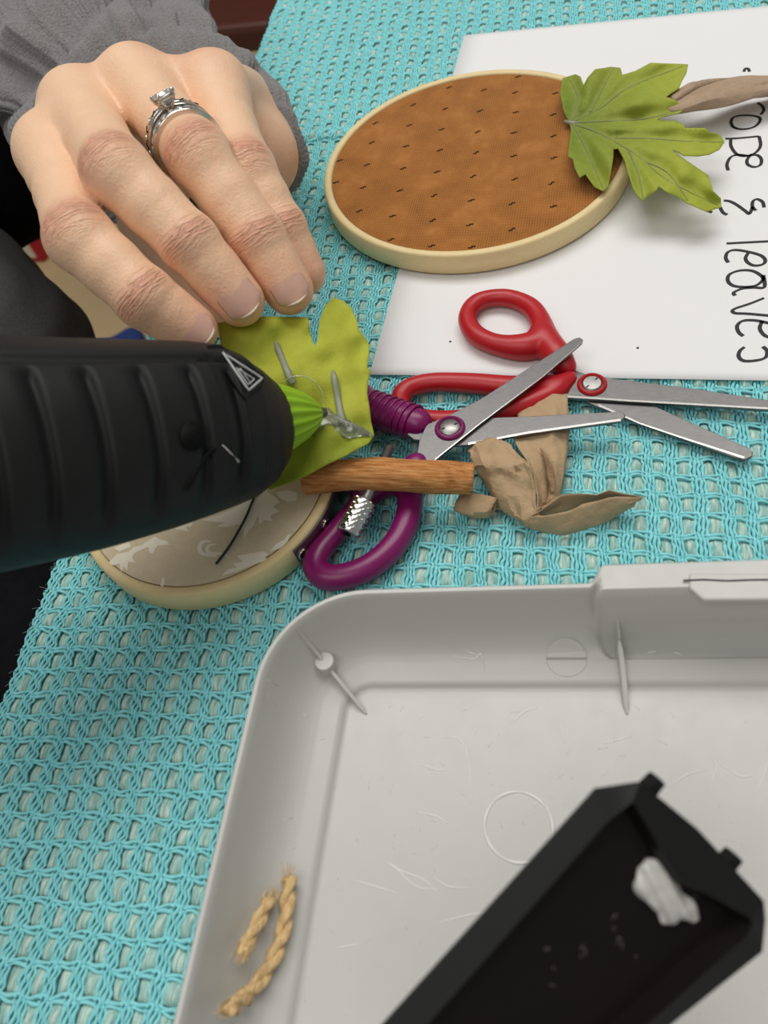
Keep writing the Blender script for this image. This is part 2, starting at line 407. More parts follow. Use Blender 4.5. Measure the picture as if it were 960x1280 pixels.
# table under the cloth
tb = thing('table', 'dark wooden table hidden beneath the turquoise woven cloth', 'table', cl(260, 120, -730))
obj('table_top', prism([cl(2, -260, -4.2), cl(900, -260, -4.2), cl(900, 700, -4.2), cl(2, 700, -4.2)], [cl(2, -260, -30), cl(900, -260, -30), cl(900, 700, -30), cl(2, 700, -30)]), M['table'], tb, smooth=False, bevel=2)
for s, t in ((60, -200), (840, -200), (60, 640), (840, 640)):
    obj('leg', prism([cl(s + a, t + b, -30) for a, b in ((-22, -22), (22, -22), (22, 22), (-22, 22))], [cl(s + a, t + b, -730) for a, b in ((-16, -16), (16, -16), (16, 16), (-16, 16))]), M['table'], tb, smooth=False)

# chair glimpsed at the top edge
ch = thing('wooden_chair', 'dark red-brown wooden chair glimpsed past the cloth at the top', 'chair', W(310, 20, -280) * np.array([1, 1, 0]) + np.array([0, 0, -730]))
c0 = W(322, 12, -250)
def cq(dx, dy, z): return np.array([c0[0] + dx, c0[1] + dy, z])
obj('seat', prism([cq(-330, -40, -250), cq(150, -40, -250), cq(150, 400, -250), cq(-330, 400, -250)], [cq(-330, -40, -285), cq(150, -40, -285), cq(150, 400, -285), cq(-330, 400, -285)]), M['dark_wood'], ch, smooth=False, bevel=8)
for dx, dy in ((-300, -15), (120, -15), (-300, 370), (120, 370)):
    obj('leg', prism([cq(dx - 18, dy - 18, -285), cq(dx + 18, dy - 18, -285), cq(dx + 18, dy + 18, -285), cq(dx - 18, dy + 18, -285)], [cq(dx - 13, dy - 13, -729), cq(dx + 13, dy - 13, -729), cq(dx + 13, dy + 13, -729), cq(dx - 13, dy + 13, -729)]), M['dark_wood'], ch, smooth=False)
obj('backrest', prism([cq(-330, 380, 150), cq(150, 380, 150), cq(150, 400, 150), cq(-330, 400, 150)], [cq(-330, 370, -250), cq(150, 370, -250), cq(150, 395, -250), cq(-330, 395, -250)]), M['dark_wood'], ch, smooth=False, bevel=5)

# things on the floor at the left
q = W(16, 272, -640)
bag = thing('paper_bag', 'red and white printed bag on the floor left of the knuckles', 'bag', q * np.array([1, 1, 0]) + np.array([0, 0, -730]))
bx = lambda w, d, z0, z1, o=q: prism([(o[0] + a * w, o[1] + b * d, z1) for a, b in ((-1, -1), (1, -1), (1, 1), (-1, 1))], [(o[0] + a * w * .9, o[1] + b * d * .9, z0) for a, b in ((-1, -1), (1, -1), (1, 1), (-1, 1))])
obj('bag_body', bx(40, 30, -730, -640), M['redcloth'], bag, smooth=False, bevel=4)
obj('white_panel', bx(24, 31, -718, -655), M['whitecard'], bag, smooth=False, label='white front panel')
q = W(150, 446, -720)
fr = [(q + np.array([rnd(-1, 1) * 60, rnd(-1, 1) * 40, rnd(-6, 6)]), rnd(14, 26)) for _ in range(9)]
V, F = chain_mesh([[p] for p in fr] + [fr], 6, 12)
tag(obj('blue_rag', (V + np.array([0, 0, 6]), F), M['blue'], origin=q), 'crumpled dark blue cloth on the tan floor behind the gun barrel', 'cloth')

# ------------------------------------------------------------------ woven cloth
CP = 6.7
cells = []
for i in range(0, 52):
    for j in range(-34, 58):
        c = cl((i + .5) * CP, (j + .5) * CP); v = c - EYE; Z = v @ FWD
        if Z < 40: continue
        px, py = 480 + FPX * (v @ RGT) / Z, 640 - FPX * (v @ UPV) / Z
        if -330 < px < 1300 and -150 < py < 1480 and i < 46: cells.append((i, j))
cells = np.array(cells, float); print('cells', len(cells))
def warp_noise(S, T):
    ds = .38 * np.sin(S * .31 + T * .083 + 1) + .3 * np.sin(T * .27 - S * .05) + .17 * np.sin(T * .9 + S * .7) + .1 * np.sin(T * 1.7 - S * 1.3)
    dt = .34 * np.sin(T * .21 + S * .11 + 2) + .26 * np.sin(S * .33 - T * .04) + .2 * np.sin(S * 1.1 + T * .5) + .14 * np.sin(S * .77 - T * 1.4)
    return ds, dt
def place(S, T, Z):
    ds, dt = warp_noise(S, T); S2 = S + ds; T2 = T + dt + .085 * S - .00036 * S * S
    return E0 + S2[:, None] * CU + T2[:, None] * CV + (Z + hem(T2, S2))[:, None] * np.array([0, 0, 1.0])
def tiled(tile, F, jitter=None):
    """tile: (n,3) local s,t,z ; one copy for every cell"""
    n = len(tile); k = len(cells)
    L = np.repeat(tile[None], k, 0)
    if jitter is not None: L = jitter(L)
    S = (L[:, :, 0] + cells[:, None, 0] * CP).ravel(); T = (L[:, :, 1] + cells[:, None, 1] * CP).ravel()
    V = place(S, T, L[:, :, 2].ravel())
    F = np.asarray(F); FF = (F[None] + (np.arange(k) * n)[:, None, None]).reshape(-1, F.shape[1])
    return V, FF
cloth = thing('tablecloth', 'turquoise open-weave cloth with pale puffy yarn covering the table', 'tablecloth', cl(170, 100, -4.2))
obj('cloth_backing', prism([cl(-1.2, -250, -2.7), cl(420, -250, -2.7), cl(420, T_HEM + 1, -2.7), cl(420, 620, -2.2), cl(-1.2, 620, -2.2), cl(-1.2, T_HEM + 1, -2.7)], [cl(-1.2, -250, -4.1), cl(420, -250, -4.1), cl(420, T_HEM + 1, -4.1), cl(420, 620, -4.1), cl(-1.2, 620, -4.1), cl(-1.2, T_HEM + 1, -4.1)]), M['cloth_base'], cloth, smooth=False, label='dark ground showing through the holes')
ZB = -1.4
vs, fs, n0 = [], [], 0
for w, (so, ph) in enumerate(((-1.55, 0.0), (-.55, 2.2), (.45, 4.1), (1.45, 5.6))):
    t = np.linspace(0, CP, 13)
    P = np.c_[so + .07 * np.sin(2 * math.pi * 2 * t / CP + ph), t, ZB + .42 * np.sin(2 * math.pi * 2 * t / CP + ph + 1.6) + .1]
    v, f = tube(P, .49, 4, up=(0, 0, 1), caps=False); vs.append(v); fs += [tuple(a + n0 for a in q) for q in f]; n0 += len(v)
V, F = tiled(np.vstack(vs), fs); obj('warp_yarn', (V, F), M['thread'], cloth, kind='stuff')
vs, fs, n0 = [], [], 0
for w, to in enumerate((-.55, .5)):
    s = np.linspace(0, CP, 9)
    P = np.c_[s, to + .22 * np.sin(2 * math.pi * s / CP + w * 2.5), ZB + .12 - .5 * np.cos(2 * math.pi * s / CP + .25 * (w - .5)) + (.12 if w else 0)]
    v, f = tube(P, .46, 4, up=(0, 0, 1), caps=False); vs.append(v); fs += [tuple(a + n0 for a in q) for q in f]; n0 += len(v)
V, F = tiled(np.vstack(vs), fs); obj('weft_yarn', (V, F), M['thread'], cloth, kind='stuff')
a = np.linspace(0, 1, 7); b = np.linspace(0, 1, 7); A, B = np.meshgrid(a, b, indexing='ij')
tile = np.c_[(1.0 + (CP - 2.0) * A).ravel(), (.1 + (CP - .2) * B).ravel(), ((ZB - 1.5) + 2.75 * (np.sin(math.pi * A) ** .75) * np.sin(math.pi * B) ** .6).ravel()]
tf = [(i * 7 + j, (i + 1) * 7 + j, (i + 1) * 7 + j + 1, i * 7 + j + 1) for i in range(6) for j in range(6)]
def jit(L):
    L = L.copy(); k = len(L); hz = RNG.uniform(.55, 1.12, k); L[:, :, 2] = (ZB - 1.5) + (L[:, :, 2] - ZB + 1.5) * hz[:, None]
    L[:, :, 0] = CP / 2 + (L[:, :, 0] - CP / 2) * RNG.uniform(.8, 1.08, k)[:, None]; L[:, :, 0] += RNG.uniform(-.3, .3, k)[:, None]; return L
V, F = tiled(tile, tf, jit); obj('puffy_yarn', (V, F), M['roving'], cloth, kind='stuff')
# loose pale fibres and the fuzzy fringe on the edge
vs = []; 
near = cells[(cells[:, 1] < 22)]
for q in range(900):
    i, j = near[RNG.integers(len(near))]; s, t = (i + rnd(.2, .8)) * CP, (j + rnd(.1, .5)) * CP
    ln, an = rnd(2.2, 5), rnd(-.5, .5)
    P = np.array([(s, t, ZB + .1), (s + ln * .35 * math.sin(an) + rnd(-.3, .3), t + ln * .4, ZB + rnd(.7, 1.1)), (s + ln * math.sin(an), t + ln * math.cos(an), ZB + rnd(.2, .8))])
    vs.append(tube(place(P[:, 0], P[:, 1], P[:, 2]), .055, 3, caps=False))
for q in range(420):
    t = rnd(-100, 320); s = rnd(0, 1.5); P = np.array([(s, t, ZB), (s - rnd(.5, 2.0), t + rnd(-1.5, 1.5), ZB + rnd(-.2, .8)), (s - rnd(1.5, 4.0), t + rnd(-3, 3), ZB + rnd(-.8, 1))])
    vs.append(tube(place(P[:, 0], P[:, 1], P[:, 2]), .05, 3, caps=False))
obj('loose_fibres', join(vs), M['roving'], cloth, kind='stuff')

# ------------------------------------------------------------------ paper with handwriting
pc = W(462, 469); pe = norm(W(960, 476.5) - pc); pn = norm(W(580, 45) - pc)
PW, PH = 279.0, float(np.linalg.norm(W(580, 45) - pc))
def pz(p): return .3 + zcloth(p) * .85
a = np.linspace(0, 1, 24); b = np.linspace(0, 1, 60)
G = np.array([[pc + pe * PW * x + pn * PH * y for x in a] for y in b])
for r in G:
    for p in r: p[2] = pz(p)
sheet = thing('paper_sheet', 'white paper sheet with black handwriting under the rust hoop', 'paper', pc + pe * 100 + pn * 100 + np.array([0, 0, .3]))
obj('sheet', rings_mesh(G, False), M['paper'], sheet, solid=.14)
ST = [[(415, 35), (420, 22), (432, 24), (437, 35)], [(468, 159), (486, 170), (494, 188), (485, 203), (478, 206)],
      [(362, 238), (372, 218), (405, 210), (450, 211), (478, 220), (474, 240), (450, 258), (410, 265), (375, 258), (362, 238)],
      [(340, 303), (390, 301), (475, 293)], [(475, 293), (481, 330), (462, 358), (425, 372), (388, 366), (364, 335), (362, 306)],
      [(352, 430), (347, 405), (362, 377), (392, 367), (430, 371), (466, 368), (484, 385), (480, 408), (455, 416), (430, 406), (428, 386), (446, 364)],
      [(495, 578), (489, 556), (468, 545), (451, 553), (449, 575), (462, 590)], [(449, 575), (437, 603), (420, 592), (390, 570), (360, 554), (334, 550)],
      [(318, 575), (331, 598), (348, 607)], [(270, 592), (288, 597)], [(345, 722), (420, 718), (520, 713), (560, 711)],
      [(352, 798), (342, 780), (350, 757), (380, 748), (430, 755), (482, 770), (500, 790), (488, 806), (455, 810), (430, 798), (421, 780), (432, 760)],
      [(486, 852), (450, 832), (400, 830), (358, 845), (350, 870), (370, 890), (415, 896), (462, 890), (490, 868), (486, 852)], [(492, 848), (496, 896), (455, 898), (410, 902), (374, 918), (380, 930)],
      [(495, 940), (440, 962), (374, 985), (378, 1000), (430, 1003), (520, 1011)],
      [(412, 1092), (393, 1076), (388, 1050), (412, 1031), (462, 1030), (520, 1042)], [(488, 1032), (478, 1062), (498, 1090), (530, 1096), (545, 1070), (530, 1044)],
      [(417, 1136), (398, 1152), (394, 1175), (414, 1191), (462, 1190), (500, 1178), (507, 1152), (490, 1134)]]
for st in ST:
    P = catmull([(800 + x / 3.2, 80 + y / 3.2) for x, y in st], 6); P = np.array([W(x, y, 0) for x, y in P]); T, N, B = frames(P)
    ang = np.abs(np.sin(np.arctan2(T[:, 1], T[:, 0]) - .6)); w = (.42 + .25 * ang)[:, None]
    P[:, 2] = [pz(p) + .11 for p in P]
    L = P + B * w; R = P - B * w; R2 = np.stack([L, R], 1)
    up = R2 + np.array([0, 0, .05])
    obj('ink_stroke', rings_mesh(up, False), M['ink'], sheet, smooth=False)
sp = [W(x, y, 0) for x, y in ((797, 436), (590, 300), (563, 428))]
for p in sp:
    p[2] = pz(p) + .14; obj('speck', lathe(p, (0, 0, 1), [(.45, 0), (.3, .08)], 8), M['ink'], sheet)

# ------------------------------------------------------------------ large embroidery hoop
HZ = 9.6
hp = np.array([(401.8, 225), (440.4, 155.7), (500.8, 115.3), (561, 95.3), (621.7, 86.9), (682, 89.9), (416, 261.5), (452.5, 294.7), (500.8, 314.7), (561, 320), (621.7, 314), (682, 294.7), (742.5, 258.5), (784.8, 219)])
def fitcircle(px, z):
    P = np.array([W(x, y, z)[:2] for x, y in px]); A = np.c_[2 * P, np.ones(len(P))]; s = np.linalg.lstsq(A, (P ** 2).sum(1), rcond=None)[0]
    return np.array([s[0], s[1], 0]), math.sqrt(s[2] + s[0] ** 2 + s[1] ** 2)
HC, HR = fitcircle(hp, HZ); print('hoop', HC, HR)
z0 = 1.0
hoop = thing('embroidery_hoop', 'pale wooden hoop stretched with rust brown speckled fabric, on the paper', 'hoop', HC + np.array([0, 0, z0]), 'embroidery hoops')
def wood_ring(c, r0, r1, zb, zt, name, mat, par, n=128, e=.7):
    c = np.asarray(c) * np.array([1, 1, 0])
    prof = [(r0, zb + e), (r0 + e, zb), (r1 - e, zb), (r1, zb + e), (r1, zt - e), (r1 - e, zt), (r0 + e, zt), (r0, zt - e), (r0, zb + e)]
    a = np.arange(n) * 2 * math.pi / n
    R = [c + np.c_[r * np.cos(a), r * np.sin(a), np.full(n, z)] for r, z in prof]
    return obj(name, rings_mesh(R), mat, par, angle=50)
wood_ring(HC, HR - 3.3, HR, z0, HZ, 'outer_ring', M['wood_hoop'], hoop)
wood_ring(HC, HR - 6.2, HR - 3.5, z0, HZ - 1.3, 'inner_ring', M['wood_inner'], hoop)
def disc(c, r, z, n=96, rings=14, sag=.25):
    R = [np.asarray(c) * np.array([1, 1, 0]) + np.c_[np.cos(np.arange(n) * 2 * math.pi / n) * r * q, np.sin(np.arange(n) * 2 * math.pi / n) * r * q, np.full(n, z - sag * (1 - q * q))] for q in np.linspace(.004, 1, rings)]
    return rings_mesh(R, True, True)
obj('rust_fabric', disc(HC, HR - 3.45, HZ - .7), M['rust'], hoop)
MK = [(372, 103), (437, 108), (520, 110), (300, 98), (448, 67), (226, 134), (292, 142), (364, 146), (438, 149), (515, 154), (148, 172), (218, 176), (285, 184), (359, 189), (434, 191), (516, 198), (140, 212), (211, 219), (281, 227), (356, 232), (434, 239), (517, 243), (62, 250), (130, 258), (205, 265), (275, 272), (350, 281), (436, 287), (512, 296), (54, 297), (122, 305), (198, 311), (269, 321), (346, 331), (430, 338), (516, 344), (114, 354), (183, 364), (266, 373), (343, 382), (430, 392), (180, 413), (264, 426), (347, 433)]
for x, y in MK:
    c = W(380 + x / 1.655, 50 + y / 1.655, HZ - .72)
    rr = np.linalg.norm((c - HC)[:2])
    if rr > HR - 5: c[:2] = HC[:2] + (c - HC)[:2] * (HR - 5) / rr; rr = HR - 5
    a0 = rnd(-.25, .25); parts = []
    zz = HZ - .7 - .25 * (1 - (rr / (HR - 3.45)) ** 2) + .06
    for dx, dy in ((-.7, -.42), (.7, .42), (0, 0)):
        o = np.array([c[0] + dx * math.cos(a0) - dy * math.sin(a0), c[1] + dx * math.sin(a0) + dy * math.cos(a0), zz])
        w, h = (.66, .46) if dx else (.34, .7)
        parts.append(([o + np.array([sx * w, sy * h, 0]) for sx, sy in ((-1, -.7), (.8, -1), (1, .7), (-.8, 1))], [(0, 1, 2, 3)]))
    obj('printed_fleck', join(parts), M['dark_print'], hoop, smooth=False)

# ------------------------------------------------------------------ small hoop with screw clasp
H2Z = 10.2
h2 = np.array([(120, 697), (139, 721), (165, 740), (195, 747), (232, 745), (270, 736), (307, 721), (345, 699), (375, 676), (397.5, 646), (416, 616)])
C2, R2 = fitcircle(h2, H2Z); print('hoop2', C2, R2)
hoop2 = thing('embroidery_hoop', 'small wooden hoop with beige leaf print fabric under the glue gun', 'hoop', C2 + np.array([0, 0, .2]), 'embroidery hoops')
wood_ring(C2, R2 - 3.2, R2, .3, H2Z, 'outer_ring', M['wood_hoop'], hoop2)
wood_ring(C2, R2 - 5.6, R2 - 3.35, .3, H2Z - .6, 'inner_ring', M['wood_inner'], hoop2)
obj('beige_fabric', disc(C2, R2 - 3.3, H2Z - .35), M['beige'], hoop2)
def z2(p): return H2Z - .35 - .25 * (1 - (np.linalg.norm((p - C2)[:2]) / (R2 - 3.3)) ** 2) + .07
def print2(pts, s=2.667, ox=120, oy=560):
    P = [W(ox + x / s, oy + y / s, H2Z - .4) for x, y in pts]
    V, F = polyfill([p[:2] for p in P], 1.5)
    V3 = np.array([(x, y, z2(np.array([x, y, 0]))) for x, y in V])
    n = len(V3)
    return (V3, F)
PR = [[(350, 240), (400, 225), (450, 205), (520, 165), (545, 140), (565, 140), (600, 165), (612, 180), (590, 195), (612, 212), (580, 225), (590, 245), (560, 240), (545, 255), (540, 225), (525, 260), (510, 275), (495, 300), (490, 270), (470, 280), (480, 255), (440, 262), (400, 262), (430, 248), (395, 245)],
      [(600, 148), (640, 140), (672, 150), (668, 175), (640, 180), (610, 165)],
      [(40, 385), (70, 355), (110, 345), (125, 330), (150, 325), (180, 305), (195, 295), (215, 305), (235, 310), (245, 322), (205, 325), (190, 350), (180, 352), (175, 330), (150, 340), (130, 350), (120, 365), (130, 382), (108, 380), (105, 410), (92, 395), (85, 415), (78, 385), (60, 392)],
      [(420, 425), (440, 405), (470, 398), (455, 385), (490, 380), (470, 360), (520, 350), (560, 345), (575, 355), (560, 365), (580, 372), (540, 385), (500, 400), (470, 412)],
      [(262, 270), (300, 245), (325, 240), (318, 262), (300, 262), (308, 278), (285, 272)],
      [(215, 455), (222, 435), (228, 432), (229, 450), (224, 466), (218, 466)],
      [(580, 345), (600, 320), (625, 308), (640, 290), (650, 285), (640, 312), (615, 335)],
      [(60, 335), (90, 320), (110, 316), (118, 330), (100, 336), (80, 345)]]
def arc_print(pts, w):
    P = catmull(pts, 5); d = np.gradient(P, axis=0); nn = np.c_[-d[:, 1], d[:, 0]] / (np.linalg.norm(d, axis=1)[:, None] + 1e-9); ww = w * np.sin(np.linspace(.25, math.pi - .15, len(P)))[:, None]
    return list(map(tuple, P + nn * ww)) + list(map(tuple, (P - nn * ww)[::-1]))
PR += [arc_print([(385, 312), (358, 312), (345, 330), (352, 350), (380, 358), (405, 362)], 7), arc_print([(400, 320), (378, 325), (370, 340), (385, 352), (415, 352), (445, 366)], 6)]
for q in PR: obj('printed_leaf', print2(q), M['cream_print'], hoop2, smooth=False)
# clasp: bent metal strip with eyelets round the ring, ears and screw
def ringpt(px, py, z, off=0.0):
    p = W(px, py, z); a = math.atan2(p[1] - C2[1], p[0] - C2[0]); return a
a0, a1 = ringpt(366, 694, 5), ringpt(420, 622, 5)
aa = np.linspace(a0, a1, 14); R = []
for a in aa:
    u = np.array([math.cos(a), math.sin(a), 0]); c = C2 * np.array([1, 1, 0])
    R.append([c + u * (R2 + .15) + np.array([0, 0, 1.0]), c + u * (R2 + .75) + np.array([0, 0, 1.0]), c + u * (R2 + .75) + np.array([0, 0, H2Z - .8]), c + u * (R2 + .15) + np.array([0, 0, H2Z - .8])])
clasp = obj('clasp_plate', rings_mesh(R, True, True, True), M['steel_light'], hoop2, smooth=False, label='metal plate riveted to the ring')
for px, py in ((376, 690), (404, 655)):
    a = ringpt(px, py, 5); u = np.array([math.cos(a), math.sin(a), 0]); c = C2 * np.array([1, 1, 0]) + u * (R2 + .7) + np.array([0, 0, 5.3])
    obj('eyelet', lathe(c, u, [(.9, 0), (1.9, 0), (1.9, .4), (1.5, .65), (1.0, .45), (.9, -.6)], 20), M['chrome'], clasp)
u = np.array([math.cos(a1), math.sin(a1), 0]); tg = np.array([-u[1], u[0], 0]); e0 = C2 * np.array([1, 1, 0]) + u * (R2 + .3)
def ear(off):
    b = e0 + tg * off; o = u * 9.5
    return prism([b + np.array([0, 0, 1.4]), b + o + np.array([0, 0, 3.0]), b + o + np.array([0, 0, H2Z + .8]), b + np.array([0, 0, H2Z - .6])], [b + tg * .8 + np.array([0, 0, 1.4]), b + o + tg * .8 + np.array([0, 0, 3.0]), b + o + tg * .8 + np.array([0, 0, H2Z + .8]), b + tg * .8 + np.array([0, 0, H2Z - .6])])
obj('clasp_ear', ear(.2), M['chrome'], clasp, bevel=.3, smooth=False); obj('clasp_ear', ear(6.5), M['chrome'], clasp, bevel=.3, smooth=False)
K0, K1 = W(434, 668, 11.5), W(457, 626, 12.5); kd = norm(K1 - K0); S1 = W(487, 560, 11.0)
obj('screw_rod', tube([K1 - kd * 2, K1 + (S1 - K1) * .5, S1], 1.5, 14), M['steel_light'], hoop2)
n = 40; L = np.linalg.norm(K1 - K0); e = norm(np.cross(kd, (0, 0, 1))); g = np.cross(kd, e); R = []
for h in np.concatenate([[0, .05], np.linspace(.5, L - .5, 34), [L]]):
    a = np.arange(n) * 2 * math.pi / n
    kn = .3 * np.maximum(np.sin(a * 13 + h * 3.2), 0) + .3 * np.maximum(np.sin(a * 13 - h * 3.2), 0) if .4 < h < L - .4 else 0 * a
    rr = (3.2 if 0 < h < L else 2.6) + kn
    R.append(K0 + kd * h + rr[:, None] * (np.cos(a)[:, None] * e + np.sin(a)[:, None] * g) if hasattr(rr, '__len__') else 0)
obj('knurled_knob', rings_mesh(R, True, True, True), M['chrome'], hoop2, label='knurled steel screw knob', angle=60)
obj('screw_hole', lathe(K0 - kd * .15, -kd, [(1.2, .0), (.2, .05)], 14), M['gun_dark'], hoop2)

# thread lying on the beige fabric
TP = [W(x, y, H2Z + .25) for x, y in ((322, 612), (315, 628), (308, 645), (298, 664), (286, 684), (270, 705))]
TP = catmull(TP, 5); tag(obj('thread', tube(TP, .42, 6), M['thread_dark'], origin=TP[10]), 'short dark green thread lying across the beige fabric', 'thread')

# ------------------------------------------------------------------ grey plastic lid used as a tray
ZR = 25.0
l0, l1 = W(329, 800, ZR), W(213, 1285, ZR); b0, b1 = W(405, 737, ZR), W(735, 727.5, ZR)
def isect(p, q, r, s):
    A = np.array([[q[0] - p[0], r[0] - s[0]], [q[1] - p[1], r[1] - s[1]]]); t = np.linalg.solve(A, (r - p)[:2]); return p + (q - p) * t[0]
TO = isect(l0, l1, b0, b1) * np.array([1, 1, 0]); TX = norm((b1 - b0) * np.array([1, 1, 0])); TY = norm((l1 - l0) * np.array([1, 1, 0]))
def tp(a, b, z): return TO + TX * a + TY * b + np.array([0, 0, z])
def tab(p):
    A = np.array([[TX[0], TY[0]], [TX[1], TY[1]]]); return np.linalg.solve(A, (np.asarray(p) - TO)[:2])
TA, TB, TRAD = 235.0, 165.0, 24.0
A_REC = tab(W(742, 722, ZR))[0]; print('tray', TO, A_REC)
DS = np.array([0, .5, 1.4, 1.9, 2.3, 2.8, 3.4, 4.2, 5.0, 6.0, 7.0, 8.0, 9.0, 10.0, 10.6, 11.2, 11.8, 12.4, 13.2, 14.5, 16.0, 17.0, 17.5, 18.1, 19, 21, 24])
def prof1(d): return np.interp(d, [0, .5, 1.4, 1.9, 3, 4.5, 6, 8, 10, 12, 14, 17, 17.5, 18.2, 24], [24.4, 25, 25, 24.4, 19.5, 14.6, 11.4, 8.7, 7.0, 5.9, 5.2, 4.2, 3.4, 2.6, 2.6])
def prof2(d): return np.interp(d, [0, .5, 5.4, 5.9, 6.4, 7.2, 8, 10.0, 11.2, 11.8, 12.4, 14, 17, 17.5, 18.2, 24], [25.6, 26.4, 26.4, 25.8, 19, 12.0, 7.6, 4.6, 3.9, 5.7, 5.6, 5.1, 4.2, 3.4, 2.6, 2.6])
def lid_path(d):
    r = max(TRAD - d, .9); P = []; pts = [(d, TB - d), (d, d), (TA - d, d), (TA - d, TB - d)]
    cs = [((d + r, TB - d - r), math.pi / 2, math.pi), ((d + r, d + r), math.pi, 1.5 * math.pi), ((TA - d - r, d + r), 1.5 * math.pi, 2 * math.pi), ((TA - d - r, TB - d - r), 0, .5 * math.pi)]
    for k, ((x, y), t0, t1) in enumerate(cs):
        for q in range(15): t = t0 + (t1 - t0) * q / 14; P.append((x + r * math.cos(t), y + r * math.sin(t)))
        nx = cs[(k + 1) % 4]; e = (nx[0][0] + r * math.cos(nx[1]), nx[0][1] + r * math.sin(nx[1])); s = P[-1]; m = 260 if k == 1 else 60
        for q in range(1, m): P.append((s[0] + (e[0] - s[0]) * q / m, s[1] + (e[1] - s[1]) * q / m))
    return np.array(P)
n_path = len(lid_path(0)); i_back = slice(2 * 15 + 59, 2 * 15 + 59 + 261)
def lid_z(P, d):
    back = P[:, 1] < 25; w = np.where(back, sstep(A_REC - .6, A_REC + 1.6, P[:, 0]), 0)
    # pocket with a rounded lower-left corner
    q = np.maximum(np.array([A_REC + 9 - P[:, 0], np.full(len(P), d - 3.5)]), 0); rc = np.hypot(q[0], q[1]); wp = np.where(back, 1 - sstep(8.2, 9.2, rc), 0) if 5.9 < d < 12.2 else w
    return prof1(d) * (1 - wp) + prof2(d) * wp
R = []
lo = lid_path(0); pu = lambda P, d: P - np.c_[np.zeros(len(P)), np.where(P[:, 1] < 25, 4.2 * sstep(A_REC - 1.0, A_REC + 2.4, P[:, 0]), 0) * max(0, 1 - d / 11)]
for d, z in ((2.2, .35), (1.2, 2.0), (.3, 18)):
    P = pu(lid_path(d), 0); R.append(np.array([tp(a, b, z) for a, b in P]))
for d in DS:
    P0 = lid_path(d); z = lid_z(P0, d); P = pu(P0, d); R.append(np.array([tp(a, b, zz) for (a, b), zz in zip(P, z)]))
tray = thing('storage_lid', 'large grey plastic lid turned up as a tray on the cloth', 'tray', tp(TA / 2, TB / 2, .2))
lid = obj('lid_shell', rings_mesh(R, True, True, True), M['tray'], tray, angle=45)
def tray_z(p):
    a, b = tab(p); d = min(a, b) if not (a < TRAD and b < TRAD) else TRAD - math.hypot(TRAD - a, TRAD - b)
    return float(prof1(max(d, 2)))
def rib(top, th, name, label=None):
    P = [W(x, y, z) for x, y, z in top]; d = norm((P[-1] - P[0]) * np.array([1, 1, 0])); nn = np.array([-d[1], d[0], 0]) * th / 2; parts = []
    P = catmull(P, 6); R = []
    for i, p in enumerate(P):
        zb = max(tray_z(p) - .8, 1.2); zb = min(zb, p[2] - .3); q = min(1, min(i, len(P) - 1 - i) / 3 + .35)
        R.append([p + nn * q * .55, p - nn * q * .55, np.array([*(p - nn * q)[:2], zb]), np.array([*(p + nn * q)[:2], zb])])
    return obj(name, rings_mesh(R, True, True, True), M['tray'], tray, label=label, angle=40)
def on_tray(px, py, h):
    lo, hi = 0.0, 30.0
    for _ in range(40):
        m = (lo + hi) / 2
        if m - tray_z(W(px, py, m)) > h: hi = m
        else: lo = m
    return (px, py, hi)
rib([on_tray(371, 786, .5), on_tray(388, 806, 1.6), on_tray(405, 827, 2.6), on_tray(430, 858, 2.6), on_tray(458, 892, .5)], 1.5, 'corner_rib')
c = W(*on_tray(405, 826, 3.0)); obj('boss', lathe(np.array([c[0], c[1], 3.0]), (0, 0, 1), [(2.7, 0), (2.5, c[2] - 3.2), (2.3, c[2] - 3.0)], 24), M['tray'], tray, angle=40)
rib([on_tray(771, 767, .6), on_tray(775, 800, 2.2)], 1.2, 'stiffening_rib'); rib([on_tray(774, 800, 2.4), on_tray(779, 838, 2.6), on_tray(784, 892, .5)], 2.0, 'stiffening_rib')
# latch flange over the pocket
f0 = [(861, 734), (880, 750), (1040, 749), (1040, 716), (861, 716)]
obj('latch_flange', prism([W(x, y, 26.9) for x, y in f0], [W(x, y, 26.9) - np.array([0, 0, 1.7]) for x, y in f0]), M['tray'], tray, smooth=False, bevel=.5, label='overhanging latch flange on the far rim')
sl = [(854, 725.6), (880, 724.6), (910, 726), (940, 724.8), (1030, 724.2)]
P = np.array([W(x, y, 26.95) for x, y in sl]); obj('latch_slit', tube(P, .22, 6), M['gun_dark'], tray)
# moulded half disc and ring
hc = W(708, 826, 4.9); hr = np.linalg.norm(W(733, 826, 4.9) - W(683, 826, 4.9)) / 2
hx = norm(W(733, 826, 4.9) - W(683, 826, 4.9)); hy = np.array([-hx[1], hx[0], 0]) * .8
def onsurf(p, dz): q = np.array(p, float); q[2] = tray_z(q) + dz; return q
top = [onsurf(hc + hr * (math.cos(t) * hx + math.sin(t) * hy), .75) for t in np.linspace(0, math.pi, 26)]
obj('half_disc', prism(top, [p - np.array([0, 0, 1.4]) for p in top]), M['tray'], tray, smooth=False, bevel=.12)
low = [onsurf(hc + hr * (math.cos(t) * hx + math.sin(t) * hy), .0) for t in np.linspace(math.pi, 2 * math.pi, 20)]
obj('half_ring', tube(low, .17, 6), M['tray'], tray)
rc = W(648, 1033, 2.7); rr = 42 / FPX * float((rc - EYE) @ FWD)
obj('moulded_ring', tube([rc + rr * np.array([math.cos(t), math.sin(t), 0]) for t in np.arange(48) * 2 * math.pi / 48], .3 + .12 * np.sin(np.arange(48) * .9), 6, closed=True, flat=.6), M['scuff'], tray, label='shiny round ring moulded in the floor')
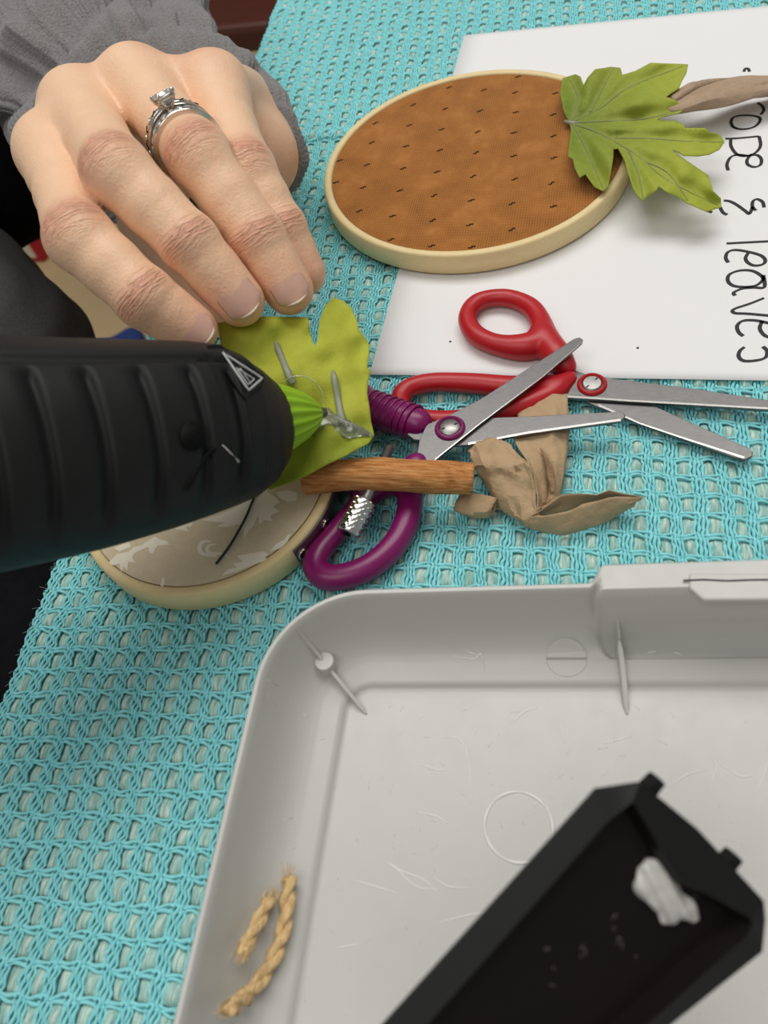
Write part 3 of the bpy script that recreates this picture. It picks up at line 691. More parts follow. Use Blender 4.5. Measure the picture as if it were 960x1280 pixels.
# hair-thin glue wisps and scratches
vs = []
SC = [[(555, 785), (585, 790), (600, 812), (606, 840)], [(555, 922), (575, 925), (585, 950), (589, 1005)], [(525, 955), (545, 962), (558, 962)], [(520, 1015), (545, 1020), (560, 1030)],
      [(480, 1078), (505, 1090), (530, 1100), (552, 1120)], [(482, 1076), (495, 1085), (520, 1108), (550, 1112)], [(540, 1095), (560, 1108), (588, 1110)], [(440, 1100), (470, 1108), (500, 1118)], [(545, 1155), (580, 1145), (620, 1138)],
      [(890, 946), (895, 960), (885, 985)], [(900, 955), (925, 970), (945, 968)], [(665, 1010), (680, 1000), (690, 1030)], [(640, 905), (655, 890), (672, 885)], [(700, 900), (705, 930)], [(835, 985), (860, 968), (885, 962)],
      [(815, 790), (822, 808)], [(850, 790), (853, 815)], [(575, 780), (590, 783)], [(755, 930), (790, 920)], [(420, 1185), (450, 1180)], [(945, 990), (955, 970), (960, 950)]]
for s in SC:
    P = np.array([W(x, y, 2.7) for x, y in s]); P = np.array([onsurf(W(x, y, tray_z(p)), .03) for (x, y), p in zip(s, P)]); P = catmull(P, 6)
    vs.append(tube(P, .17 * np.sin(np.linspace(.3, 2.9, len(P))), 5, flat=.5))
for q in range(150):
    x, y = rnd(360, 960), rnd(880, 1270); p = W(x, y, 2.7); l, t = rnd(.4, 2.4), rnd(0, 6.28)
    P = np.array([onsurf(p, .02), onsurf(p + l * np.array([math.cos(t), math.sin(t), 0]), .02)]); vs.append(tube(P, rnd(.03, .09), 4, flat=.5))
obj('scratches', join(vs), M['scuff'], tray, kind='stuff')

# two cut pieces of twine lying in the tray
def twine(px, r, name, label, turns, fray):
    P = np.array([W(x, y, 6) for x, y in px]); P = np.array([W(x, y, tray_z(p) + 2.0 * r) for (x, y), p in zip(px, P)]); P = catmull(P, 14)
    root = thing(name, label, 'twine', P[len(P) // 2] - np.array([0, 0, 2 * r]), 'cut twine')
    T, N, B = frames(P); L = np.r_[0, np.cumsum(np.linalg.norm(np.diff(P, axis=0), axis=1))]; ph = L / L[-1] * turns * 2 * math.pi
    for k in range(2):
        off = r * .78; C = P + off * (-np.cos(ph + k * math.pi)[:, None] * B + np.sin(ph + k * math.pi)[:, None] * N * .9)
        a = np.arange(14) * 2 * math.pi / 14; rad = r * (1 + .1 * np.sin(5 * a))[None, :] * (1 + .06 * np.sin(L * 1.7 + k))[:, None]
        t2, n2, b2 = frames(C); V = C[:, None, :] + rad[:, :, None] * (np.cos(a + 0)[None, :, None] * b2[:, None, :] + np.sin(a)[None, :, None] * n2[:, None, :])
        obj('strand', rings_mesh(V, True, True, True), M['twine'], root)
    vs = []
    for end, d in ((0, -1), (-1, 1)):
        for q in range(fray):
            s = P[end] + B[end] * rnd(-1.5, 1.5) * r + N[end] * rnd(-1, 1.4) * r; dr = T[end] * d + B[end] * rnd(-.5, .5) + N[end] * rnd(-.2, .35)
            vs.append(tube([s - T[end] * d * 1.5, s + dr * rnd(.6, 1.8), s + dr * rnd(1.8, 3.2) + B[end] * rnd(-.4, .4)], [.16, .12, .05], 4))
    obj('frayed_fibres', join(vs), M['twine'], root, kind='stuff')
twine([(362, 1097), (360, 1118), (358, 1145), (352, 1172), (342, 1198), (328, 1222), (310, 1243), (285, 1264)], 1.05, 'twine_piece', 'longer twisted straw twine piece lying in the grey tray', 3.1, 7)
twine([(337, 1124), (326, 1146), (314, 1170), (304, 1192)], .95, 'twine_piece', 'shorter frayed straw twine piece left of the longer one', 1.15, 12)

# ------------------------------------------------------------------ black tool handle reaching in at lower right
def HZd(px, py):   # distance along the lens axis: the tip end is farther away than the near end
    return 118 + ( (px - 850) * .5 - (py - 1065) * .5) * .012
def hp_(px, py, dz=0): p = WD(px, py, HZd(px, py)); return p
OUT = [(480, 1280), (730, 1003), (746, 985), (800, 977), (872, 1036), (955, 1126), (957, 1150), (953, 1190), (840, 1280), (735, 1364), (600, 1470), (330, 1450)]
INN = [(530, 1276), (738, 1042), (752, 1026), (786, 998), (842, 1092), (930, 1141), (934, 1150), (926, 1164), (800, 1276), (690, 1368), (590, 1440), (390, 1432)]
FLO = [(548, 1280), (748, 1052), (762, 1040), (788, 1020), (838, 1106), (915, 1146), (918, 1152), (912, 1163), (790, 1272), (685, 1358), (590, 1425), (410, 1425)]
hn = np.cross(hp_(800, 977) - hp_(480, 1280), hp_(955, 1126) - hp_(800, 977)); hn = norm(hn); hn = hn if hn[2] > 0 else -hn
def dens(L): 
    P = np.array(L, float); return np.vstack([np.linspace(P[i], P[(i + 1) % len(P)], 5)[:-1] for i in range(len(P))])
o_, i_, f_ = dens(OUT), dens(INN), dens(FLO)
cen = np.mean([hp_(x, y) for x, y in i_], 0)
O = np.array([hp_(x, y) for x, y in o_]); I = np.array([hp_(x, y) for x, y in i_]) + hn * 1.6; F_ = np.array([hp_(x, y) for x, y in f_]) - hn * 2.2
S1 = cen + (O - cen) * .985 - hn * 1.2; S1b = cen + (O - cen) * .82 - hn * 6; B0 = cen + (O - cen) * .7 - hn * 10; B1 = cen + (O - cen) * .62 - hn * 11.5
tool = thing('tool_handle', 'black angular plastic tool handle with dried glue blob above the tray', 'handle', O.mean(0) - hn * 11.5)
obj('handle_shell', rings_mesh([B1, B0, S1b, S1, O, I], True, True, False), M['handle'], tool, angle=25)
obj('recessed_face', rings_mesh([I, F_], True, False, True), M['trough'], tool, angle=25, label='glossy black recessed face')
for px, py in ((828, 996), (928, 1095)):
    c = hp_(px, py) - hn * 5; d = norm(np.cross(hp_(955, 1126) - hp_(800, 977), hn)); d = d if d @ UPV > 0 else -d; e = norm(hp_(955, 1126) - hp_(800, 977))
    sq = lambda k, w, h: [c + d * k + e * a * w + hn * b * h for a, b in ((-1, -1), (1, -1), (1, 1), (-1, 1))]
    obj('peg', prism(sq(2.0, 1.0, 1.6), sq(-2.2, 1.2, 1.8)), M['handle'], tool, smooth=False, bevel=.3)
gb = [((820, 1095), 2.2), ((812, 1112), 2.0), ((828, 1105), 2.6), ((836, 1125), 2.4), ((850, 1138), 2.0), ((845, 1150), 1.5), ((866, 1142), 1.5), ((878, 1158), .8), ((838, 1158), 1.0)]
ch_ = [[(hp_(*p) - hn * 1.6, r) for p, r in gb[:1]]]
pts = [(hp_(*p) - hn * 1.7, r) for p, r in gb]
ch_ = [[pts[0], pts[1], pts[3]], [pts[0], pts[2], pts[3], pts[4]], [pts[4], pts[6], pts[7]], [pts[3], pts[5], pts[8]]]
V, F = chain_mesh(ch_, .35, 1.2); gm = pts[3][0]; V = V - ((V - gm) @ hn)[:, None] * hn * .5; V = gm + (V - gm) * .92 + .25 * np.sin(V[:, [0]] * 2.2 + V[:, [1]] * 1.7) * hn; obj('dried_glue', (V, F), M['glue_white'], tool, label='milky dried glue blob')
vs = []
for q in range(14, 46, 2):
    x, y = (rnd(770, 810), rnd(1150, 1215)) if q < 26 else (rnd(690, 760), rnd(1190, 1245)) if q < 38 else (rnd(845, 900), rnd(1085, 1130))
    if q >= 38: x, y = 840 + 55 * (t := rnd(0, 1)) + rnd(-3, 3), 1090 + 40 * t + rnd(-3, 3)
    P = hp_(x, y) - hn * 2.15; V, F = chain_mesh([[(P, rnd(.18, .34)), (P + np.array([rnd(-1, 1), rnd(-1, 1), 0]) * .8, rnd(.1, .22))]], .12, .3, smooth=1)
    vs.append((P + (V - P) - ((V - P) @ hn)[:, None] * hn * .5, F))
obj('glue_smears', join(vs), M['smear'], tool, kind='stuff')

# ------------------------------------------------------------------ scissors
def px4(L, s, ox, oy): return [(ox + x / s, oy + y / s) for x, y in L]
def blade(name, poly, z1, th, mat, par, edge=None):
    o = obj(name, pxprism(poly, z1 - th, z1), mat, par, smooth=False, bevel=.22)
    if edge:
        P = [W(x, y, z1 + .02) for x, y in edge[0]]; Q = [W(x + .2, y - 4.2, z1 + .03) for x, y in edge[1]]
        obj('ground_edge', rings_mesh(np.array([P, Q]), False), M['chrome'], o, smooth=False)
    return o
def handle(name, chains, mat, par, ridges=None):
    C = []
    for ch in chains:
        pts, z = ch[0], ch[1]; closed = len(ch) > 2 and ch[2]
        P = catmull([(x, y, r, zz if zz is not None else z) for x, y, r, zz in [(q + (None,))[:4] for q in pts]] , 6, closed)
        c = [(W(p[0], p[1], p[3]), p[2]) for p in P]
        if closed: c.append(c[0])
        C.append(c)
    V, F = chain_mesh(C, .55, 1.4)
    return obj(name, (V, F), mat, par)
def rivet(cx, cy, z, r, ringmat, par, ang):
    c = W(cx, cy, z)
    obj('pivot_ring', lathe(c - np.array([0, 0, .6]), (0, 0, 1), [(r, 0), (r, .9), (r - .5, 1.6), (r * .78, 1.7), (r * .70, 1.3), (r * .68, .4)], 40), ringmat, par, angle=50)
    sc = obj('screw_head', lathe(c - np.array([0, 0, .3]), (0, 0, 1), [(r * .66, 0), (r * .66, 1.0), (r * .58, 1.35), (.05, 1.5)], 32), M['steel_light'], par, angle=40)
    d = np.array([math.cos(ang), math.sin(ang), 0]); e = np.array([-d[1], d[0], 0]); l, w = r * .56, .22; p = c + np.array([0, 0, 1.12])
    obj('slot', prism([p + d * l + e * w, p - d * l + e * w, p - d * l - e * w, p + d * l - e * w], [p + d * l + e * w - np.array([0, 0, .6]), p - d * l + e * w - np.array([0, 0, .6]), p - d * l - e * w - np.array([0, 0, .6]), p + d * l - e * w - np.array([0, 0, .6])]), M['gun_dark'], sc, smooth=False)

red = thing('scissors', 'open red handled scissors lying half on the white paper', 'scissors', W(740, 482, 1), 'children\'s scissors')
LB = px4([(462, 232), (500, 221), (540, 236), (590, 272), (685, 303), (912, 404), (925, 414), (924, 425), (908, 433), (885, 428), (750, 380), (560, 308), (500, 278), (470, 262)], 1.846, 440, 340)
UB = px4([(452, 262), (480, 241), (540, 235), (600, 245), (800, 270), (960, 295), (1035, 308), (1046, 318), (1040, 327), (960, 318), (650, 299), (490, 290), (462, 280)], 1.846, 440, 340)
blade('blade', LB, 2.6, 1.1, M['steel'], red, ([(747, 507), (800, 530), (850, 547), (930, 573)], [(748, 509), (800, 532.5), (850, 549.5), (930, 575)]))
blade('blade', UB, 3.8, 1.1, M['steel'], red, ([(708, 496.5), (790, 502), (960, 511.5)], [(708, 498.5), (790, 504), (960, 513.5)]))
handle('handle', [([(584, 396, 2.6), (598, 377, 2.5), (632, 372, 2.5), (663, 384, 2.8), (677, 406, 3.1), (678, 425, 3.9), (656, 434, 3.9), (622, 431, 3.0), (594, 418, 2.9)], 4.1, True), ([(676, 420, 4.4), (692, 440, 4.2), (702, 452, 3.4), (712, 460, 1.6)], 4.0), ([(692, 452, 3.0), (708, 461, 1.6)], 3.6)], M['red'], red)
handle('handle', [([(500, 503, 2.5), (508, 487, 2.6), (540, 478, 2.7), (590, 479, 2.9), (640, 484, 3.2), (676, 484, 3.4), (700, 482, 2.4), (690, 492, 3.0), (650, 508, 3.2), (600, 521, 2.8), (550, 525, 2.6), (514, 519, 2.5)], 3.7, True), ([(690, 487, 3.2), (707, 477, 2.2), (714, 471, 1.2)], 3.6)], M['red'], red)
rivet(740, 481, 3.8, 4.6, M['red'], red, .9)

pur = thing('scissors', 'open purple handled scissors with blades lying over the red pair', 'scissors', W(563, 536, 1), 'children\'s scissors')
P1 = px4([(740, 62), (757, 57), (770, 64), (768, 74), (640, 185), (430, 345), (275, 468), (262, 470), (214, 463), (224, 400), (248, 348), (320, 318), (430, 262)], 2.667, 440, 400)
P2 = px4([(182, 380), (232, 342), (330, 330), (600, 320), (880, 305), (902, 306), (912, 316), (905, 330), (880, 340), (600, 376), (380, 417), (330, 418), (250, 402), (205, 398)], 2.667, 440, 400)
blade('blade', P2, 8.9, 1.1, M['steel'], pur, ([(585, 556), (660, 542), (776, 526)], [(585, 557.5), (660, 543.5), (776, 527.5)]))
blade('blade', P1, 10.1, 1.1, M['steel'], pur, ([(543, 575.5), (600, 530), (680, 470), (728, 428)], [(544, 577.5), (601, 532), (681, 472), (729, 429.5)]))
ch = [(524, 530, 4.0, 8.2), (512, 527, 4.6, 7.5), (508, 525, 4.2, 7.3), (502, 523, 4.7, 7.1), (498, 522, 4.3, 6.9), (492, 521, 4.8, 6.7), (488, 519, 4.3, 6.5), (482, 517, 4.8, 6.3), (478, 515, 4.3, 6.1), (472, 512, 4.8, 5.9), (462, 508, 4.4, 5.5)]
PH = handle('handle', [(ch, 7), ([(458, 505, 4.2), (436, 484, 3.4), (410, 474, 3.3), (388, 486, 3.3), (384, 512, 3.4), (404, 532, 3.4), (436, 530, 3.6)], 5.0, True)], M['purple'], pur)
handle('handle', [([(508, 604, 3.6), (513, 622, 3.3), (509, 650, 3.2), (494, 680, 3.2), (466, 706, 3.2), (434, 720, 3.2), (406, 721, 3.2), (394, 708, 3.0), (400, 690, 2.9), (422, 664, 2.8), (440, 642, 2.8), (460, 620, 2.9), (482, 606, 3.2)], 4.2, True), ([(508, 606, 4.4, 5.2), (516, 590, 4.0, 7.0), (522, 578, 2.4, 8.8)], 6)], M['purple'], pur)
for k in range(8):
    q = k / 7; x, y, z, r = 516 - 52 * q, 528.5 - 19 * q, 7.6 - 2.0 * q, 5.7
    c = W(x, y, z); d = norm(W(464, 509, 5.6) - W(516, 528, 7.6)); e = norm(np.cross(d, (0, 0, 1))); g = np.cross(e, d); g = g if g[2] > 0 else -g
    obj('grip_ridge', tube([c + r * (math.cos(t) * e + math.sin(t) * g) - d * .8 * math.sin(t) for t in np.linspace(.1, math.pi - .1, 16)], .42, 8), M['purple'], PH)
rivet(562.5, 535.5, 10.1, 4.7, M['purple'], pur, .5)

# ------------------------------------------------------------------ torn kraft paper scrap
def zoomk(L): return [(560 + x / 3.692, 480 + y / 3.692, z) for x, y, z in L]
def sheet3(rows, name, mat, par, sub=3, crumple=.35, seed=1):
    """rows of (px,py,z): a strip of folded paper, refined and crumpled"""
    G = np.array([[W(*p) for p in zoomk(r)] for r in rows])
    def refine(G):
        m, n = G.shape[:2]; H = np.zeros((2 * m - 1, 2 * n - 1, 3)); H[::2, ::2] = G; H[1::2, ::2] = (G[1:] + G[:-1]) / 2; H[:, 1::2] = (H[:, 2::2] + H[:, :-2:2]) / 2; return H
    rg = np.random.default_rng(seed)
    for k in range(sub):
        G = refine(G)
        if k == 0: G = G + rg.normal(0, crumple, G.shape) * np.array([.8, .8, 1.1])
    return obj(name, rings_mesh(G, False), mat, par, solid=.18, angle=30)
scrap = thing('paper_scrap', 'crumpled torn brown kraft paper scrap beside the cinnamon stick', 'paper', W(660, 620, .4))
K = M['kraft']
# tall flap running under the purple blade
sheet3([[(318, 130, 4.5), (380, 72, 5), (420, 55, 6), (490, 45, 6.5), (552, 52, 5.5)],
        [(325, 158, 5), (372, 150, 6), (425, 150, 6.2), (495, 145, 6.6), (560, 140, 5.0)],
        [(300, 262, 6.5), (350, 245, 7), (410, 240, 6.6), (480, 235, 7.0), (558, 230, 4.6)],
        [(345, 330, 9), (390, 320, 8), (440, 330, 6.5), (495, 340, 6.6), (552, 330, 4.2)],
        [(392, 405, 10), (415, 420, 8), (470, 425, 5), (500, 420, 7.0), (535, 430, 4.0)],
        [(410, 520, 9), (430, 545, 6), (460, 555, 3.5), (490, 520, 6.5), (512, 520, 3.2)],
        [(412, 590, 7), (432, 575, 4.5), (470, 560, 3), (500, 540, 5), (516, 528, 2.5)]], 'torn_flap', K, scrap, 2, .28, 3)
# torn lip standing up along the tear
sheet3([[(425, 290, 8.5), (432, 300, 8.6), (440, 305, 8.2)], [(440, 330, 8), (462, 345, 10.2), (466, 352, 7)], [(452, 385, 7.5), (482, 400, 10.4), (488, 412, 6.6)], [(462, 440, 7), (492, 450, 9.4), (498, 462, 6)], [(468, 500, 5.5), (486, 500, 7), (490, 520, 5)]], 'torn_lip', K, scrap, 2, .15, 5)
# left crumple, rising to a ridge
sheet3([[(92, 300, 7), (130, 272, 8.5), (180, 252, 9.5), (235, 250, 8.5), (275, 268, 8), (296, 300, 7.5)],
        [(105, 340, 8), (140, 310, 10), (200, 300, 11), (250, 285, 9), (290, 300, 9), (330, 330, 9.5)],
        [(118, 380, 8), (160, 370, 11), (230, 345, 12.5), (290, 335, 11), (330, 345, 11), (375, 370, 13)],
        [(130, 400, 7), (190, 410, 9), (240, 390, 11.5), (300, 372, 12.5), (350, 370, 13.5), (390, 395, 13)],
        [(160, 440, 5), (205, 460, 8), (270, 440, 9.5), (330, 430, 11), (380, 440, 11), (404, 480, 9.5)],
        [(190, 490, 3), (215, 520, 5), (270, 520, 7.5), (330, 520, 8.5), (385, 530, 8), (412, 560, 7.5)],
        [(208, 540, 1.5), (240, 570, 3), (290, 590, 5), (345, 610, 6), (390, 605, 6.5), (418, 598, 6.5)],
        [(215, 570, .8), (250, 590, 1.5), (300, 620, 3), (345, 645, 4), (375, 668, 3), (412, 640, 4)]], 'crumpled_body', K, scrap, 2, .3, 8)
# leaf-shaped flap at the lower right: a back wall with a front wall folded against it
sheet3([[(405, 600, 7.2), (440, 572, 6.5), (520, 512, 7), (600, 505, 8.5), (690, 510, 9.5), (742, 488, 10.5), (800, 505, 9.5), (900, 520, 7)],
        [(400, 612, 5.2), (450, 592, 3.5), (520, 555, 3.5), (600, 545, 4.5), (690, 530, 6), (745, 512, 7.5), (800, 515, 7.5), (896, 526, 6)],
        [(395, 625, 4), (450, 612, 1.6), (520, 590, 1.2), (600, 575, 1.5), (690, 555, 2.2), (745, 535, 3.2), (800, 530, 4), (890, 532, 4.5)]], 'back_flap', K, scrap, 2, .12, 11)
sheet3([[(380, 612, 7.5), (440, 608, 7.5), (520, 596, 8), (590, 572, 8.5), (650, 548, 8.8), (740, 524, 9.2), (830, 518, 8.5), (903, 522, 7.2)],
        [(372, 640, 6), (430, 640, 5.5), (520, 640, 5.5), (590, 620, 6), (650, 600, 6), (740, 570, 6.5), (810, 558, 6.5), (880, 540, 6.2)],
        [(378, 664, 4), (430, 670, 3), (520, 678, 2.8), (590, 668, 3), (650, 645, 3), (740, 612, 3.6), (800, 586, 4.2), (860, 556, 5)],
        [(385, 668, 2), (440, 684, .8), (520, 697, .6), (590, 686, .7), (650, 668, .8), (740, 632, 1.2), (800, 596, 2.2), (850, 566, 3.6)]], 'front_flap', K, scrap, 2, .16, 13)
# rolled end at the lower left
roll = []
for (x, y, r, ph) in ((44, 552, 46, 0), (90, 562, 60, .4), (140, 572, 64, .9), (190, 575, 56, 1.3), (214, 570, 44, 1.5)):
    c = W(560 + x / 3.692, 480 + y / 3.692, 4.2); s = r / 3.692 * float((c - EYE) @ FWD) / FPX
    ax = norm(W(620, 640, 4) - W(570, 625, 4)); e = np.array([-ax[1], ax[0], 0])
    roll.append([c + s * (1 + .12 * math.sin(3 * t + ph) + .07 * math.sin(7 * t + ph * 3)) * (1 - .035 * t) * (math.cos(t) * e + math.sin(t) * np.array([0, 0, .8])) for t in np.linspace(0, 7.4, 26)])
obj('rolled_end', rings_mesh(np.array(roll), False), K, scrap, solid=.2, angle=30)

# ------------------------------------------------------------------ cinnamon stick: a scrolled bark tube
SP = [W(380, 602, 14.4), W(408, 597, 14.7), W(450, 592, 15.4), W(500, 594, 15.2), W(545, 596, 14.4), W(592, 599, 13.2)]
SP = catmull(SP, 8); T, N, B = frames(SP); R = []
L = np.r_[0, np.cumsum(np.linalg.norm(np.diff(SP, axis=0), axis=1))]
tt = np.linspace(0, 1, 54)
for i in range(len(SP)):
    th = -1.0 + tt * 2 * math.pi * 1.28; r = (4.35 - .9 * np.clip(tt - .5, 0, 1)) * (1 + .04 * math.sin(L[i] * .35) + .03 * np.sin(5 * th + L[i] * .3) + .02 * np.sin(9 * th)) * (.82 + .18 * min(1, L[i] / 14))
    R.append(SP[i] + r[:, None] * (np.cos(th)[:, None] * B[i] + np.sin(th)[:, None] * N[i]))
stick = thing('cinnamon_stick', 'brown cinnamon stick curl lying across the hoop screw and purple scissors', 'cinnamon', SP[20] - np.array([0, 0, 5]))
obj('bark_roll', rings_mesh(np.array(R), False), M['bark'], stick, solid=.75)

# ------------------------------------------------------------------ cloth leaves
def leaf(root, poly, zfun, step, base, veins, vein_r, colfun, fold, veinmat='vein', group=None):
    V, F = polyfill(poly, step)
    D = np.full(len(V), 1e9)
    for v in veins:
        for a, b in zip(v[:-1], v[1:]): D = np.minimum(D, segdist(V, a, b)[0])
    zz = zfun(V) + fold * (1 - np.exp(-D / 9.0)) * 1.35 * np.sin(np.clip(D / 26, 0, 1) * 1.9) + .35 * np.sin(V[:, 0] * .11 + V[:, 1] * .07) * np.minimum(D / 10, 1)
    P = np.array([W(x, y, z) for (x, y), z in zip(V, zz)])
    o = obj('leaf_blade', (P, F), M['leaf'], root, solid=.28); attr(o, 'tint', colfun(V, D))
    for v in veins:
        C = catmull(v, 8); D0 = np.zeros(len(C)); z = zfun(C) + .22
        Pv = np.array([W(x, y, q) for (x, y), q in zip(C, z)]); r = np.linspace(vein_r, vein_r * .3, len(C))
        obj('vein', tube(Pv, r, 6, flat=.7), M[veinmat], root)
    return o
def idw(pts):
    A = np.array([p[:2] for p in pts], float); z = np.array([p[2] for p in pts], float)
    def f(V):
        d = ((np.asarray(V)[:, None, :] - A[None]) ** 2).sum(2) + 60.0; w = 1 / d ** 1.25; return (w * z).sum(1) / w.sum(1)
    return f
ZL = lambda L: [(660 + x / 3.2, 60 + y / 3.2) for x, y in L]
L1 = ZL([(165, 300), (142, 250), (128, 180), (138, 122), (190, 105), (210, 114), (222, 152), (238, 120), (268, 86), (330, 76), (370, 80), (378, 108), (430, 92), (490, 60), (560, 62), (640, 66), (634, 100), (614, 135), (604, 162), (552, 196), (590, 210), (632, 240), (604, 262), (540, 276), (512, 290), (590, 292), (624, 308), (628, 320), (710, 320), (722, 335), (766, 345), (786, 376), (766, 406), (726, 426), (680, 433), (622, 430), (594, 412), (574, 408), (618, 440), (662, 470), (720, 510), (735, 550), (740, 572), (771, 602), (773, 636), (715, 655), (640, 622), (590, 590), (555, 576), (521, 552), (515, 570), (482, 590), (458, 611), (436, 590), (420, 560), (400, 500), (386, 450), (360, 402), (342, 406), (341, 440), (320, 556), (300, 573), (266, 556), (230, 505), (206, 520), (186, 480), (180, 446), (160, 436), (164, 390), (172, 330)])
v1 = [ZL([(165, 300), (300, 293), (450, 285), (560, 262), (620, 242)]), ZL([(165, 300), (260, 330), (350, 375), (450, 440), (560, 530), (760, 630)]), ZL([(165, 300), (290, 240), (400, 160), (620, 72)]), ZL([(350, 360), (480, 362), (620, 372), (775, 376)]), ZL([(180, 306), (230, 400), (300, 560)]), ZL([(175, 292), (200, 200), (160, 115)]), ZL([(250, 256), (300, 160), (340, 84)]), ZL([(400, 405), (440, 500), (460, 600)]), ZL([(470, 455), (560, 500), (640, 610)])]
zf1 = idw([(712, 153, 11.2), (703, 105, 12.5), (760, 95, 15), (850, 85, 17), (800, 125, 16), (855, 135, 15), (770, 150, 14.5), (800, 160, 13.5), (850, 165, 13), (900, 178, 12), (765, 170, 13.5), (750, 230, 11.8), (720, 215, 11.4), (790, 200, 15.5), (803, 248, 13.5), (840, 220, 15), (898, 258, 9), (890, 230, 11)])
def c1(V, D):
    b = np.array(ZL([(165, 300)])[0]); d = np.clip(np.linalg.norm(V - b, axis=1) / 150, 0, 1)[:, None]
    c = np.array(srgb(84, 112, 40)[:3]) * (1 - d) + np.array(srgb(164, 172, 58)[:3]) * d
    k = (.25 * np.exp(-D / 3.0))[:, None]; return c * (1 - k) + np.array(srgb(120, 128, 84)[:3]) * k
lf1 = thing('fabric_leaf', 'green fabric maple leaf lying on the rust hoop rim', 'leaf', W(712, 156, 10), 'fabric leaves')
leaf(lf1, L1, zf1, 3.2, None, v1, .42, c1, 2.6)
sp_ = [W(x, y, z) for x, y, z in ((724, 154, 11.6), (714, 154, 11.2), (706, 152, 10.9))]
obj('stem_tip', tube(sp_, [.6, .9, .8], 8), M['rib_gray'], lf1, label='grey plastic stem tip')

L2 = [(276, 430), (272, 404), (330, 396), (385, 397), (387, 412), (391, 427), (394.5, 433), (397, 424), (399, 402), (407, 381), (418, 372), (430, 377), (440, 386), (446, 400), (449, 413), (458, 424), (462, 432), (461, 444), (459, 459), (463, 464), (460, 478), (459, 492), (462, 510), (464, 528), (468, 544), (461, 554), (444, 563), (432, 570), (410, 580), (385, 594), (362, 604), (338, 612), (316, 596), (300, 560), (288, 510), (280, 470)]
v2 = [[(330, 560), (380, 530), (402, 516), (440, 535), (466, 544)]]
zf2 = idw([(276, 410, 44), (300, 400, 43.5), (340, 398, 42.5), (385, 400, 40), (392, 430, 36.5), (400, 400, 36), (420, 374, 33), (445, 400, 30), (460, 440, 27), (461, 480, 25), (465, 540, 22), (432, 568, 22), (385, 594, 21.6), (338, 611, 20), (362, 604, 21), (402, 516, 27), (360, 455, 36), (300, 480, 38), (420, 460, 31), (300, 550, 28), (425, 520, 26.8), (350, 560, 25)])
def c2(V, D):
    t = sstep(505, 575, V[:, 1] + .1 * (V[:, 0] - 400))[:, None]  # lower part darkened: the gun's shadow put into the leaf colour
    return np.array(srgb(186, 188, 58)[:3]) * (1 - t) + np.array(srgb(146, 160, 38)[:3]) * t
lf2 = thing('fabric_leaf', 'yellow-green fabric leaf pinched under the fingertips at the glue nozzle', 'leaf', W(385, 590, 12), 'fabric leaves')
leaf(lf2, L2, zf2, 3.6, None, v2, .35, c2, .9)
for C in ([(344, 427), (350, 442), (358, 462), (366, 480)], [(416, 463), (419, 480), (423, 503), (428, 528)]):
    C = catmull(C, 6); z = zf2(C) + 1.7
    obj('leaf_rib', tube(np.array([W(x, y, q) for (x, y), q in zip(C, z)]), np.interp(np.linspace(0, 1, len(C)), [0, .2, 1], [.35, .9, 1.1]), 8, flat=.6), M['rib_gray'], lf2, label='grey plastic rib on the leaf')

# ------------------------------------------------------------------ twisted kraft paper strip at the right
TW = [W(828, 134, 14.5), W(845, 130, 14.2), (W(868, 124, 13)), W(900, 119, 11), W(935, 111, 9.5), W(965, 108, 8.5), W(1010, 100, 7.5), W(1060, 96, 6.5)]
TW = catmull(TW, 9); T, N, B = frames(TW); R = []
for i in range(len(TW)):
    q = i / (len(TW) - 1); w = np.interp(q, [0, .1, .35, .7, 1], [2.4, 5.2, 7.6, 8.0, 8.2]); h = np.interp(q, [0, .3, 1], [2.0, 4.2, 4.6]); a = np.linspace(0, 2 * math.pi, 28, endpoint=False)
    tw = 1.5 * q - .3; rr = 1 + .15 * np.sin(3 * a + 4 * q) + .07 * np.sin(5 * a - 5 * q) + .02 * np.sin(9 * a + 12 * q)
    u, v = w * rr * np.cos(a), h * rr * np.sin(a); R.append(TW[i] + (u * math.cos(tw) - v * math.sin(tw) * .6)[:, None] * B[i] + (u * math.sin(tw) * .6 + v * math.cos(tw))[:, None] * N[i])
twist = thing('paper_twist', 'twisted brown kraft paper strip poking out beyond the maple leaf', 'paper', W(930, 112, .8))
obj('twisted_strip', rings_mesh(np.array(R), True, True, True), M['kraft_twist'], twist, angle=28)
def twp(q, a, k=1.02):
    i = int(q * (len(TW) - 1)); w = np.interp(q, [0, .1, .35, .7, 1], [2.4, 5.2, 7.6, 8.0, 8.2]); h = np.interp(q, [0, .3, 1], [2.0, 4.2, 4.6]); tw = 1.5 * q - .3
    rr = (1 + .15 * math.sin(3 * a + 4 * q) + .07 * math.sin(5 * a - 5 * q) + .02 * math.sin(9 * a + 12 * q)) * k; u, v = w * rr * math.cos(a), h * rr * math.sin(a)
    return TW[i] + (u * math.cos(tw) - v * math.sin(tw) * .6) * B[i] + (u * math.sin(tw) * .6 + v * math.cos(tw)) * N[i]
fl_ = np.array([[twp(q, 1.0 + 1.9 * q + d, k) for d, k in ((.0, 1.01), (.25, 1.12), (.55, 1.1), (.9, 1.01))] for q in np.linspace(.1, .98, 26)])
obj('overlapping_fold', rings_mesh(fl_, False), M['kraft_twist'], twist, solid=.2, angle=40)

